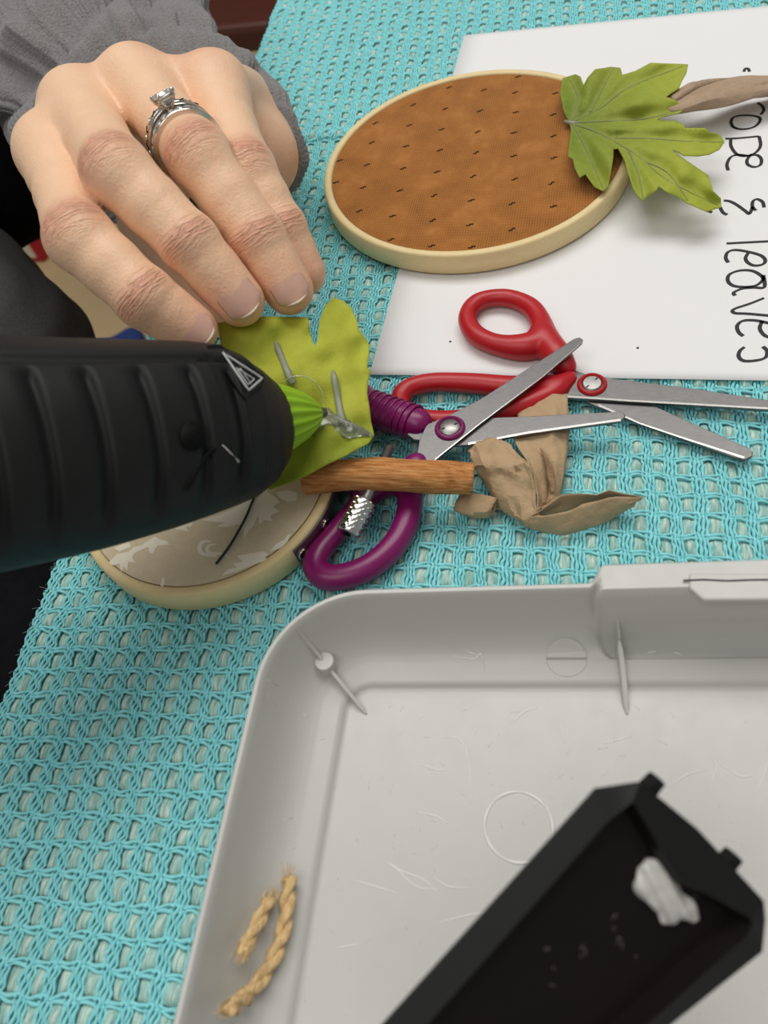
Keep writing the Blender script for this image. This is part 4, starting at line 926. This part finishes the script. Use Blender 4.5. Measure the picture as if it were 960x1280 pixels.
# ------------------------------------------------------------------ hot glue gun
GA, GB = WD(0, 567, 172), WD(402, 516, 219); GD = norm(GB - GA)
def gpt(px):   # point of the gun's axis seen at pixel column px
    lo, hi = -260.0, 260.0
    for _ in range(60):
        m = (lo + hi) / 2; v = GA + GD * m - EYE; x = 480 + FPX * (v @ RGT) / (v @ FWD)
        if x < px: lo = m
        else: hi = m
    return lo
EUP = norm(UPV - (UPV @ GD) * GD); EFR = np.cross(GD, EUP); EFR = EFR if EFR @ FWD < 0 else -EFR
STN = [(-165, 588, 110, 115), (-150, 585, 150, 158), (-60, 575, 148, 150), (0, 567, 142, 145), (50, 561, 134, 140), (100, 555, 127, 134), (150, 548, 119, 127), (200, 541, 111, 119), (240, 536, 105, 110), (270, 533, 99, 102), (295, 530, 86, 95), (318, 527, 68, 82), (336, 524, 50, 64), (346, 523, 37, 47), (353, 522, 24, 30), (357, 521, 9, 11)]
st = []
for px, cy, up, dn in STN:
    s = gpt(px); c = GA + GD * s; Z = (c - EYE) @ FWD; k = Z / FPX; v = c - EYE; ay = 640 - FPX * (v @ UPV) / Z
    st.append((s, (ay - (cy + (dn - up) / 2)) * k, (up + dn) / 2 * k))
st = np.array(st); sv = np.unique(np.concatenate([np.linspace(st[0, 0], st[-1, 0], 230), np.linspace(st[8, 0], st[-1, 0], 60)]))
offs = np.interp(sv, st[:, 0], st[:, 1]); rads = np.interp(sv, st[:, 0], st[:, 2])
kk = np.ones(9) / 9
pad = lambda x: np.convolve(np.pad(x, 4, 'edge'), kk, 'valid')
rads = np.where(sv < st[10, 0], pad(rads), rads); offs = pad(offs)
NA = 180; phi = np.arange(NA) * 2 * math.pi / NA      # 0 faces the viewer, + is up
def sphi(p): return (p + math.pi) % (2 * math.pi) - math.pi
PH_ = sphi(phi); RIBS = [gpt(x) for x in (-150, -88, -27, 33, 96, 158, 216, 262)]
R = []
for s, o, r in zip(sv, offs, rads):
    n = 2.5; ca, sa = np.cos(PH_), np.sin(PH_); sup = (np.abs(ca) ** n + np.abs(sa) ** n) ** (-1 / n); sup = 1 + (sup - 1) * .6
    d = np.zeros(NA)
    win = sstep(-.95, -.6, PH_) * (1 - sstep(.58, .7, PH_))
    for g in RIBS:
        x = s - g - 2.4 * (np.abs(PH_) ** 2) * -.6
        d -= 1.7 * win * np.where(x > 0, np.exp(-(x / .9) ** 2), np.exp(-(x / 2.2) ** 2))
    if s < gpt(300): d -= 1.1 * np.exp(-((PH_ - .76) / .04) ** 2) - .35 * sstep(.76, .84, PH_) * (1 - sstep(2.0, 2.3, PH_))
    rr = r * sup + d
    R.append(GA + GD * s + EUP * o + rr[:, None] * (ca[:, None] * EFR + sa[:, None] * EUP))
R = np.array(R)
gun = thing('glue_gun', 'black ribbed hot glue gun with lime nozzle pointing at the leaf', 'glue gun', GA - EUP * 20)
body = obj('gun_barrel', rings_mesh(R, True, True, True), M['gun'], gun, angle=70)
Rv = R.reshape(-1, 3) - EYE; RZ = Rv @ FWD; RX = 480 + FPX * (Rv @ RGT) / RZ; RY = 640 - FPX * (Rv @ UPV) / RZ
def gsurf(px, py, lift=.15):
    d = (RX - px) ** 2 + (RY - py) ** 2; m = d < max(49, d.min() * 1.5 + 1); Z = RZ[m]; w = Z < Z.min() + 4
    return WD(px, py, float(np.average(Z[w], weights=1 / (d[m][w] + 4))) - lift)
hc = [gsurf(240 + 15 * math.cos(t), 545 + 18 * math.sin(t), .12) for t in np.linspace(0, 2 * math.pi, 22)[:-1]]
hc = [p + EFR * .75 for p in hc]; hin = [np.mean(hc, 0) + (p - np.mean(hc, 0)) * 1.06 - EFR * 1.2 for p in hc]
obj('screw_hole', rings_mesh([hin, hc], True, True, True), M['gun_dark'], gun)  # raised black disc painted as the hole's dark inside, nothing is cut
P = [gsurf(x, y, -.1) for x, y in ((232, 612), (243, 592), (256, 572), (268, 560))]; obj('side_slot', tube(catmull(P, 5), .75, 8), M['gun_dark'], gun)
P = [gsurf(x, y, .1) for x, y in ((278, 556), (288, 566), (298, 577))]; obj('glue_whisker', tube(P, [.12, .2, .4], 6), M['glue_white'], gun)
# folded warning label with its outlined triangle
LQ = [(260, 432), (274, 430), (331, 470), (326, 486), (306, 500), (290, 478)]
top = [gsurf(x, y, .7) for x, y in LQ]; lab = obj('warning_label', prism(top, [p - EFR * .8 for p in top]), M['gun_dark'], gun, smooth=False)
def outline(pts, r):
    P = []
    for a, b in zip(pts, pts[1:] + pts[:1]):
        for t in np.linspace(0, 1, 8)[:-1]: P.append(gsurf(a[0] + (b[0] - a[0]) * t, a[1] + (b[1] - a[1]) * t, .95))
    return tube(P, r, 6, closed=True)
obj('triangle_mark', join([outline([(279, 441), (328, 473), (311, 488)], .3), outline([(296, 460), (318, 474), (310, 481)], .18), tube([gsurf(300, 460, .95), gsurf(314, 480, .95)], .16, 5)]), M['white_mark'], lab)
# ribbed lime nozzle sleeve
N0, N1 = WD(318, 527, (GA + GD * gpt(318) - EYE) @ FWD), WD(398, 516.5, 217.5); nd = norm(N1 - N0); NL = np.linalg.norm(N1 - N0)
e = norm(np.cross(nd, UPV)); g = np.cross(e, nd); a = np.arange(144) * 2 * math.pi / 144; R = []
for h, r, q in [(0, 10.6, 1), (.25, 10.0, 1), (.5, 8.4, 1), (.75, 6.2, 1), (.9, 4.4, .6), (.97, 3.3, .2), (1.0, 2.6, 0), (1.0, 1.6, 0)]:
    rr = r + q * .42 * np.where(np.sin(a * 18) > 0, 1, -1) * np.abs(np.sin(a * 18)) ** .5
    R.append(N0 + nd * NL * h + rr[:, None] * (np.cos(a)[:, None] * e + np.sin(a)[:, None] * g))
obj('nozzle_sleeve', rings_mesh(R, True, True, True), M['green_tip'], gun, angle=50)
obj('nozzle_tip', lathe(N1 - nd * 1, nd, [(2.0, 0), (1.9, 1.2), (1.2, 3.4), (.8, 3.6)], 20), M['steel'], gun)
# grip going out of the frame
g0 = GA + GD * gpt(-125); gd = norm(-GD * .8 - EUP * .5 - EFR * .1)
V, F = chain_mesh([[(g0, 16), (g0 + gd * 40, 13.5), (g0 + gd * 80, 14.5)]], 1.5, 3); obj('grip', (V, F), M['gun'], gun)

# hot glue between nozzle and leaf
gl = thing('glue_bead', 'clear hot glue bead running from the nozzle over the leaf', 'glue', W(440, 532, 24))
ch = [(402, 514, 1.0), (408, 516, 1.5), (415, 522, 1.2), (421, 525, 1.6), (428, 528, 1.3), (435, 532, 1.5), (442, 535, 1.15), (449, 538, 1.35), (456, 541, 1.0), (464, 544, .6)]
zq = zf2(np.array([c[:2] for c in ch])); V, F = chain_mesh([[(W(x, y, z + 1.2), r) for (x, y, r), z in zip(ch, zq)]], .3, .5); obj('glue_string', (V, F), M['glue'], gl)
lp = [(354, 478), (366, 471), (382, 471), (396, 480), (403, 493), (402, 506)]; z = zf2(np.array(lp)); P = catmull([W(x, y, q + 2.2 + 1.6 * math.sin(i / 5 * math.pi)) for i, ((x, y), q) in enumerate(zip(lp, z))], 8)
obj('glue_loop', tube(P, .28, 8), M['glue'], gl)
fm = [(404, 514), (430, 524), (462, 543), (440, 548), (408, 545), (385, 545)]; z = zf2(np.array(fm)); 
V2, F2 = polyfill(fm, 6); zz = zf2(V2) + .95 + .25 * np.sin(V2[:, 0] * .3) * np.sin(V2[:, 1] * .25)
obj('glue_film', (np.array([W(x, y, q) for (x, y), q in zip(V2, zz)]), F2), M['glue'], gl, solid=.3)

# ------------------------------------------------------------------ the person: left hand, sleeves, lap
FING = {   # (px, py, lens distance, radius) : tip, DIP, PIP, MCP
 'index': [(238, 411, 217, 7.1), (181, 372, 212, 8.3), (99, 297, 213, 9.3), (68, 190, 250, 11.6)],
 'middle': [(298, 375, 221, 7.1), (237, 304, 216, 8.2), (145, 213, 216, 9.6), (100, 137, 257, 12.0)],
 'ring': [(360, 361, 229, 7.2), (322, 299, 226, 8.1), (248, 195, 225, 9.4), (170, 108, 257, 11.6)],
 'pinky': [(380, 341, 237, 6.4), (352, 285, 233, 7.2), (309, 212, 232, 8.4), (268, 112, 257, 10.8)]}
J = {k: [(WD(x, y, Z), r) for x, y, Z, r in v] for k, v in FING.items()}
WRI = WD(262, 150, 322)
allp = np.array([p for v in J.values() for p, r in v] + [WRI, WD(120, 40, 400), WD(385, 230, 330)])
fld = Field(allp.min(0) - 26, allp.max(0) + 26, .62)
TOCAM = lambda p: norm(EYE - p)
palm = fld.new()
mcp = [J[k][3][0] for k in ('index', 'middle', 'ring', 'pinky')]
lat = norm(mcp[3] - mcp[0])
wo = [WRI - lat * 17, WRI - lat * 6, WRI + lat * 6, WRI + lat * 16]
for i, k in enumerate(('index', 'middle', 'ring', 'pinky')):
    fld.cone(palm, mcp[i], wo[i], J[k][3][1] - .6, 14.5, 7)
for i in range(3): fld.cone(palm, mcp[i], mcp[i + 1], 9.6, 9.6, 4)
down = np.array([0, 0, -1.0])
pal = [m + down * 9 + (WRI - m) * .15 for m in mcp]
for i in range(3): fld.cone(palm, pal[i], pal[i + 1], 9, 9, 5)
fld.cone(palm, WD(318, 196, 292), WD(318, 165, 318), 15.5, 17, 7)      # heel of the palm on the little finger side
fld.cone(palm, pal[3], WD(318, 196, 292), 9, 14, 7)
fld.cone(palm, pal[0], WD(215, 195, 300), 9, 15, 7)
fld.cone(palm, WRI, WD(120, 40, 408), 21, 25, 9)
# thumb, under the leaf
TH = [(WD(200, 190, 300), 14), (WD(190, 275, 268), 11), (WD(242, 352, 252), 9.3), (WD(292, 398, 241.5), 7.6)]
for (a, ra), (b, rb) in zip(TH[:-1], TH[1:]): fld.cone(palm, a, b, ra, rb, 3)
body_f = None
for k in ('index', 'middle', 'ring', 'pinky'):
    f = fld.new(); (t, rt), (d, rd), (p, rp), (m, rm) = J[k]
    mid = lambda a, b, q: a + (b - a) * q
    fld.cone(f, t, d, rt, rd, 1.5); pad = t - TOCAM(t) * 1.2 + norm(t - d) * .8
    fld.cone(f, pad, mid(t, d, .5) - TOCAM(t) * 1.2, rt - .7, rd - .8, 2)
    fld.cone(f, d, mid(d, p, .5), rd, (rd + rp) / 2 - .35, 1.5); fld.cone(f, mid(d, p, .5), p, (rd + rp) / 2 - .35, rp, 1.5)
    fld.cone(f, p, mid(p, m, .45), rp, rp - .35, 1.5); fld.cone(f, mid(p, m, .45), m, rp - .35, rm - 1.0, 2.5)
    fld.cone(f, p + TOCAM(p) * 1.0, p + TOCAM(p) * 1.0 + (d - p) * .06, rp - .6, rp - .7, 2)
    fld.cone(f, d + TOCAM(d) * .5, d + TOCAM(d) * .5, rd - .2, rd - .2, 2)
    body_f = f if body_f is None else smin(body_f, f, .3)
    # fleshy web where the finger meets the palm
for i, k in enumerate(('index', 'middle', 'ring', 'pinky')):
    fld.cone(palm, mcp[i], mcp[i] + (J[k][2][0] - mcp[i]) * .3, J[k][3][1] - .3, J[k][2][1] + .2, 5)
G = smin(body_f, palm, 4.0)
V, F = fld.mesh(G, 2)
# pigment and wrinkle attributes
tint = np.tile(np.array(srgb(240, 200, 164)[:3]), (len(V), 1)); wr = np.zeros((len(V), 3), np.float32)
def blend(w, c):
    global tint
    w = np.clip(w, 0, 1)[:, None]; tint = tint * (1 - w) + np.array(srgb(*c)[:3]) * w
def dseg(a, b):
    u = b - a; q = np.clip((V - a) @ u / (u @ u), 0, 1); return np.linalg.norm(V - a - q[:, None] * u, axis=1)
FD = {k: np.minimum(np.minimum(dseg(v[0][0], v[1][0]) - 7.5, dseg(v[1][0], v[2][0]) - 9), dseg(v[2][0], v[3][0]) - 10.5) for k, v in J.items()}
for k, v in J.items():
    (t, rt), (d, rd), (p, rp), (m, rm) = v
    own = sstep(-1.2, .8, np.minimum.reduce([FD[o] for o in FD if o != k]) - FD[k])
    for (c, r), ax, sg, amp in (((p, rp), norm(d - m), 6.2, .9), ((d, rd), norm(t - p), 4.0, .7), ((m, rm), norm(p - WRI), 7, .12)):
        q = V - c; s = q @ ax; dc = TOCAM(c); dc = norm(dc - (dc @ ax) * ax); la = np.cross(ax, dc); h = q @ dc / r; l = q @ la
        w = np.exp(-(s / sg) ** 2) * sstep(.1, .8, h) * own * sstep(r + 9, r + 3, np.linalg.norm(q, axis=1))
        up = w * amp > wr[:, 2]; wr[up] = np.c_[s, l, w * amp][up]
        blend(.55 * w * (1 if amp > .2 else .6), (204, 128, 104))
    q = V - t; blend(.5 * np.exp(-(np.linalg.norm(q, axis=1) / 10) ** 2), (218, 146, 122))
blend(.35 * sstep(0, 30, (V - mcp[1]) @ norm(WRI - mcp[1])), (230, 180, 150))
BASE = np.array([WRI[0], WRI[1], 0.5])
person = thing('person', 'person in grey sweatshirt pressing a leaf down with ringed left hand', 'person', BASE)
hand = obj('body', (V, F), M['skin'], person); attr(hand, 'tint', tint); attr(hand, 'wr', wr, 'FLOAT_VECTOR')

def nail(k, wid, back, fwd, rise, tilt=0.0):
    (t, rt), (d, rd) = J[k][0], J[k][1]; f = norm(t - d); c = TOCAM(t); n = norm(c - (c @ f) * f * .72); l = np.cross(f, n)
    n, l = n * math.cos(tilt) + l * math.sin(tilt), l * math.cos(tilt) - n * math.sin(tilt)
    def pt(u, v, lift=0.0):
        x = -back + (fwd + back) * v; wv = wid * (1 - .30 * max(0, 1 - v / .28) ** 2 - .22 * max(0, (v - .72) / .28) ** 2.2); ang = u * .95
        R_ = wid / math.sin(.95); yy = math.sin(ang) * R_ * wv / wid; zz = (math.cos(ang) - 1) * R_ * .85
        # rounded ends
        x2 = x + (u * u) * 1.7 * (1 if v < .5 else -1) * (abs(v - .5) * 2) ** 3
        return t + f * x2 + l * yy + n * (rt * rise + zz + lift - .09 * max(0, x) ** 1.5 * .5 + .0 * x)
    us, vs = np.linspace(-1, 1, 17), np.linspace(0, 1, 20)
    o = obj('fingernail', rings_mesh(np.array([[pt(u, v) for u in us] for v in vs]), False), M['nail'], person, solid=.45)
    obj('nail_edge', rings_mesh(np.array([[pt(u, v, .12) for u in np.linspace(-.85, .85, 15)] for v in (.965, .985, 1.0, 1.015)]), False), M['nail_tip'], o, solid=.4)
nail('index', 5.0, 5.0, 5.6, .97, -.2); nail('middle', 5.4, 6.0, 5.2, .98, -.1); nail('ring', 5.2, 6.0, 5.2, .98, -.1)

# ------------------------------------------------------------------ rings
(rpp, rpr), (rmp, rmr) = J['ring'][2], J['ring'][3]
rax = norm(rmp - rpp); rdors = TOCAM(rpp); rdors = norm(rdors - (rdors @ rax) * rax); rlat = np.cross(rax, rdors)
RL = np.linalg.norm(rmp - rpp)
def rpt(s, ang, r): return rpp + rax * s + r * (math.cos(ang) * rdors + math.sin(ang) * rlat)
def band(s0, s1, r0, r1, name, par, mat='silver', wav=None):
    A = np.linspace(0, 2 * math.pi, 121)[:-1]; R = []
    for a in A:
        k = wav(a) if wav else 0
        R.append([rpt(s0 + k, a, r0 + .15), rpt(s0 + .15 + k, a, r1 - .15), rpt(s0 + .35 + k, a, r1), rpt(s1 - .35 + k, a, r1), rpt(s1 - .15 + k, a, r1 - .15), rpt(s1 + k, a, r0 + .15), rpt(s1 - .2 + k, a, r0), rpt(s0 + .2 + k, a, r0)])
    R.append(R[0]); return obj(name, rings_mesh(np.array(R)), M[mat], par, angle=40)
RR = rpr - .1
def stone(c, up, size, par, name='stone', rot=0.0, mat='gem'):
    up = norm(up); e = norm(rlat - (rlat @ up) * up); g = np.cross(up, e); e, g = e * math.cos(rot) + g * math.sin(rot), g * math.cos(rot) - e * math.sin(rot)
    sq = lambda r, h: [c + up * h + r * (a * e + b * g) for a, b in ((-1, -1), (0, -1.12), (1, -1), (1.12, 0), (1, 1), (0, 1.12), (-1, 1), (-1.12, 0))]
    return obj(name, rings_mesh([sq(.05 * size, -size * .9), sq(size, 0), sq(size * .96, size * .15), sq(size * .62, size * .45)], True, True, True), M[mat], par, smooth=False)
wb = thing('ring', 'channel-set wedding band nearest the fingertip on the ring finger', 'ring', rpt(8.4, 0, 0), 'stacked rings')
band(7.0, 10.0, RR - .3, RR + 1.25, 'band', wb)
for k in range(9):
    a = -.95 + k * .24; stone(rpt(8.5, a, RR + 1.1), rpt(8.5, a, RR + 1) - rpt(8.5, a, 0), .85, wb)
er = thing('ring', 'engagement ring with raised square diamond in claws, middle of the stack', 'ring', rpt(12, 0, 0), 'stacked rings')
band(11.0, 12.9, RR - .2, RR + 1.3, 'band', er, wav=lambda a: .5 * math.exp(-(a if a < math.pi else a - 2 * math.pi) ** 2 / .3))
gu = norm(rdors * 1.0 + rax * .22 + rlat * .0); side = RGT @ rlat; ga = .30 if side > 0 else -.30
gu = norm(math.cos(ga) * rdors + math.sin(ga) * rlat + rax * .35); gc = rpt(12.2, ga, RR + 1.0) + gu * 3.0
stone(gc, gu, 2.5, er, 'diamond', .35)
e = norm(rlat - (rlat @ gu) * gu); g = np.cross(gu, e); e, g = e * math.cos(.35) + g * math.sin(.35), g * math.cos(.35) - e * math.sin(.35)
bs = gc - gu * 3.4
for a, b in ((-1, -1), (1, -1), (1, 1), (-1, 1)):
    P = [bs + (a * e + b * g) * .7, gc - gu * .8 + (a * e + b * g) * 2.2, gc + gu * .35 + (a * e + b * g) * 2.5, gc + gu * .75 + (a * e + b * g) * 2.3]
    obj('claw', chain_mesh([[(P[0], .5), (P[1], .5), (P[2], .5), (P[3], .55)]], .16, .3), M['silver'], er)
sq = lambda r, h: [gc + gu * h + r * (a * e + b * g) for a, b in ((-1, -1), (1, -1), (1, 1), (-1, 1))]
obj('setting', rings_mesh([sq(2.1, -1.1), sq(2.1, -1.7), sq(1.5, -1.7), sq(1.5, -1.1), sq(2.1, -1.1)]), M['silver'], er, smooth=False)
nb = thing('ring', 'thin notched band behind the diamond, nearest the knuckle', 'ring', rpt(14.2, 0, 0), 'stacked rings')
band(13.6, 15.2, RR - .1, RR + 1.15, 'band', nb)
for k in range(12):
    a = -1.3 + k * .23; c = rpt(14.4, a, RR + 1.15); t = rpt(14.4, a + .05, RR + 1.15) - rpt(14.4, a - .05, RR + 1.15)
    obj('notch', tube([c - rax * .6 - t * .7, c + rax * .6 + t * .7], .22, 6), M['gun_dark'] if k % 2 else M['chrome'], nb)

# ------------------------------------------------------------------ sleeve (hollow, folded) round the wrist
CUF = [(214, 184, 303), (196, 166, 309), (150, 105, 330), (85, 45, 350), (20, -20, 372), (-70, -120, 400), (-190, -240, 440)]
SA = [(164, 88), (182, 112), (186, 120), (190, 128), (190, 132), (185, 140), (190, 150)]
Cc = catmull([WD(*c) for c in CUF], 14); Sa = catmull([(a * c[2] / FPX, b * c[2] / FPX) for (a, b), c in zip(SA, CUF)], 14)
e1 = norm(RGT * .985 - UPV * .17 - FWD * .02); 
na = 480; th = np.arange(na) * 2 * math.pi / na; R = []
def cufring(i, k, dz=0.0, fold=1.0):
    c = Cc[i]; ax = norm(Cc[min(i + 3, len(Cc) - 1)] - Cc[max(i - 3, 0)]); e2 = norm(UPV * .9 - FWD * .35 - (UPV * .9 - FWD * .35) @ e1 * e1)
    a, b = Sa[i] * k; L = i / 14.0
    w = 1 + fold * (.045 * np.sin(3 * th + L * 1.3 + .5) + .035 * np.sin(5 * th - L * 2.1) + .03 * np.sin(2 * th + L * 5.0) + .022 * np.sin(9 * th + L * 3) + .012 * np.sin(17 * th + L * 4) * np.sin(L * 7))
    w = w - fold * .08 * np.exp(-((L - 1.7 - .3 * np.sin(th * 2)) / .16) ** 2)
    P = c + (a * w * np.cos(th))[:, None] * e1 + (b * w * np.sin(th))[:, None] * e2
    # deep creases across the sleeve
    v = P - EYE; Z = v @ FWD; q2 = np.c_[480 + FPX * (v @ RGT) / Z, 640 - FPX * (v @ UPV) / Z]; out = (P - c) / (np.linalg.norm(P - c, axis=1)[:, None] + 1e-9)
    for (A_, B_, wd, dp) in (((128, 18), (152, 60), 8, 8), ((195, -10), (178, 40), 9, 5), ((262, 8), (300, 52), 9, 5), ((50, 80), (100, 128), 9, 7), ((225, 30), (290, 40), 7, 4), ((170, 5), (215, 48), 8, 5), ((40, 10), (75, 75), 9, 6), ((318, 90), (352, 150), 8, 3)):
        dd, _ = segdist(q2, A_, B_); P = P - fold * (dp * np.exp(-(dd / wd) ** 2) - .35 * dp * np.exp(-(dd / (wd * 3)) ** 2))[:, None] * out
    sd = ((q2[:, 0] - 110) * 150 + (q2[:, 1]) * 130) / 198.5
    P = P + fold * (14 * (1 - sstep(-3, 3, sd)) * np.exp(-np.maximum(-sd, 0) / 70) - 12 * sstep(-2, 3, sd) * np.exp(-np.maximum(sd, 0) / 14))[:, None] * out
    P = P + .3 * fold * np.sin(th * 96)[:, None] * out
    P[:, 2] = np.maximum(P[:, 2], 2.6 + .4 * np.sin(th * 7) + dz); return P
for i, k in ((54, .72), (40, .78), (28, .80), (16, .82), (8, .86), (3, .90), (0, .92)): R.append(cufring(i, k, .8, .2))
for k in (.95, .98, .998): R.append(cufring(0, k, .3, .1))
for i in range(1, len(Cc)): R.append(cufring(i, 1.0, fold=min(1, i / 8)))
obj('sleeve', rings_mesh(np.array(R), True, True, True), M['sweater'], person)
# charcoal sleeve of the other arm, hanging beside the table edge, and the lap below
V, F = chain_mesh([[(WD(-230, 250, 470), 62), (WD(-70, 400, 425), 55), (WD(-2, 452, 400), 48), (WD(-40, 560, 380), 40)]], 3, 10)
V = V + (np.sin(V[:, [0]] * .16 + V[:, [1]] * .11) * 1.3 + np.sin(V[:, [2]] * .3) * .7) * np.array([.6, .3, .6]); obj('sleeve', (V, F), M['sweater_dark'], person)
z_ = -105
V, F = chain_mesh([[(np.array([-560, 300, z_ - 5]), 80), (np.array([-330, 215, z_]), 74), (np.array([-150, 120, z_ - 12]), 68)], [(np.array([-560, 40, z_ - 5]), 82), (np.array([-380, 60, z_]), 76), (np.array([-150, 40, z_ - 14]), 66)], [(np.array([-560, 300, z_]), 80), (WD(-60, 160, 520), 46), (WD(-5, 235, 500), 40)], [(np.array([-560, 40, z_]), 95), (np.array([-560, 320, z_]), 95)]], 5, 30)  # third chain is added, a black mass standing for shade below the sleeve
V = V + (np.sin(V[:, [0]] * .09 + V[:, [1]] * .06) * 1.8 + np.sin(V[:, [1]] * .21) * 1.0) * np.array([0, 0, 1]); obj('trousers', (V, F), M['trousers'], person)
V, F = chain_mesh([[(Cc[-1], 58), (np.array([-640, 560, 150]), 66), (np.array([-760, 420, 260]), 80)]], 6, 20); obj('sweatshirt', (V, F), M['sweater'], person)
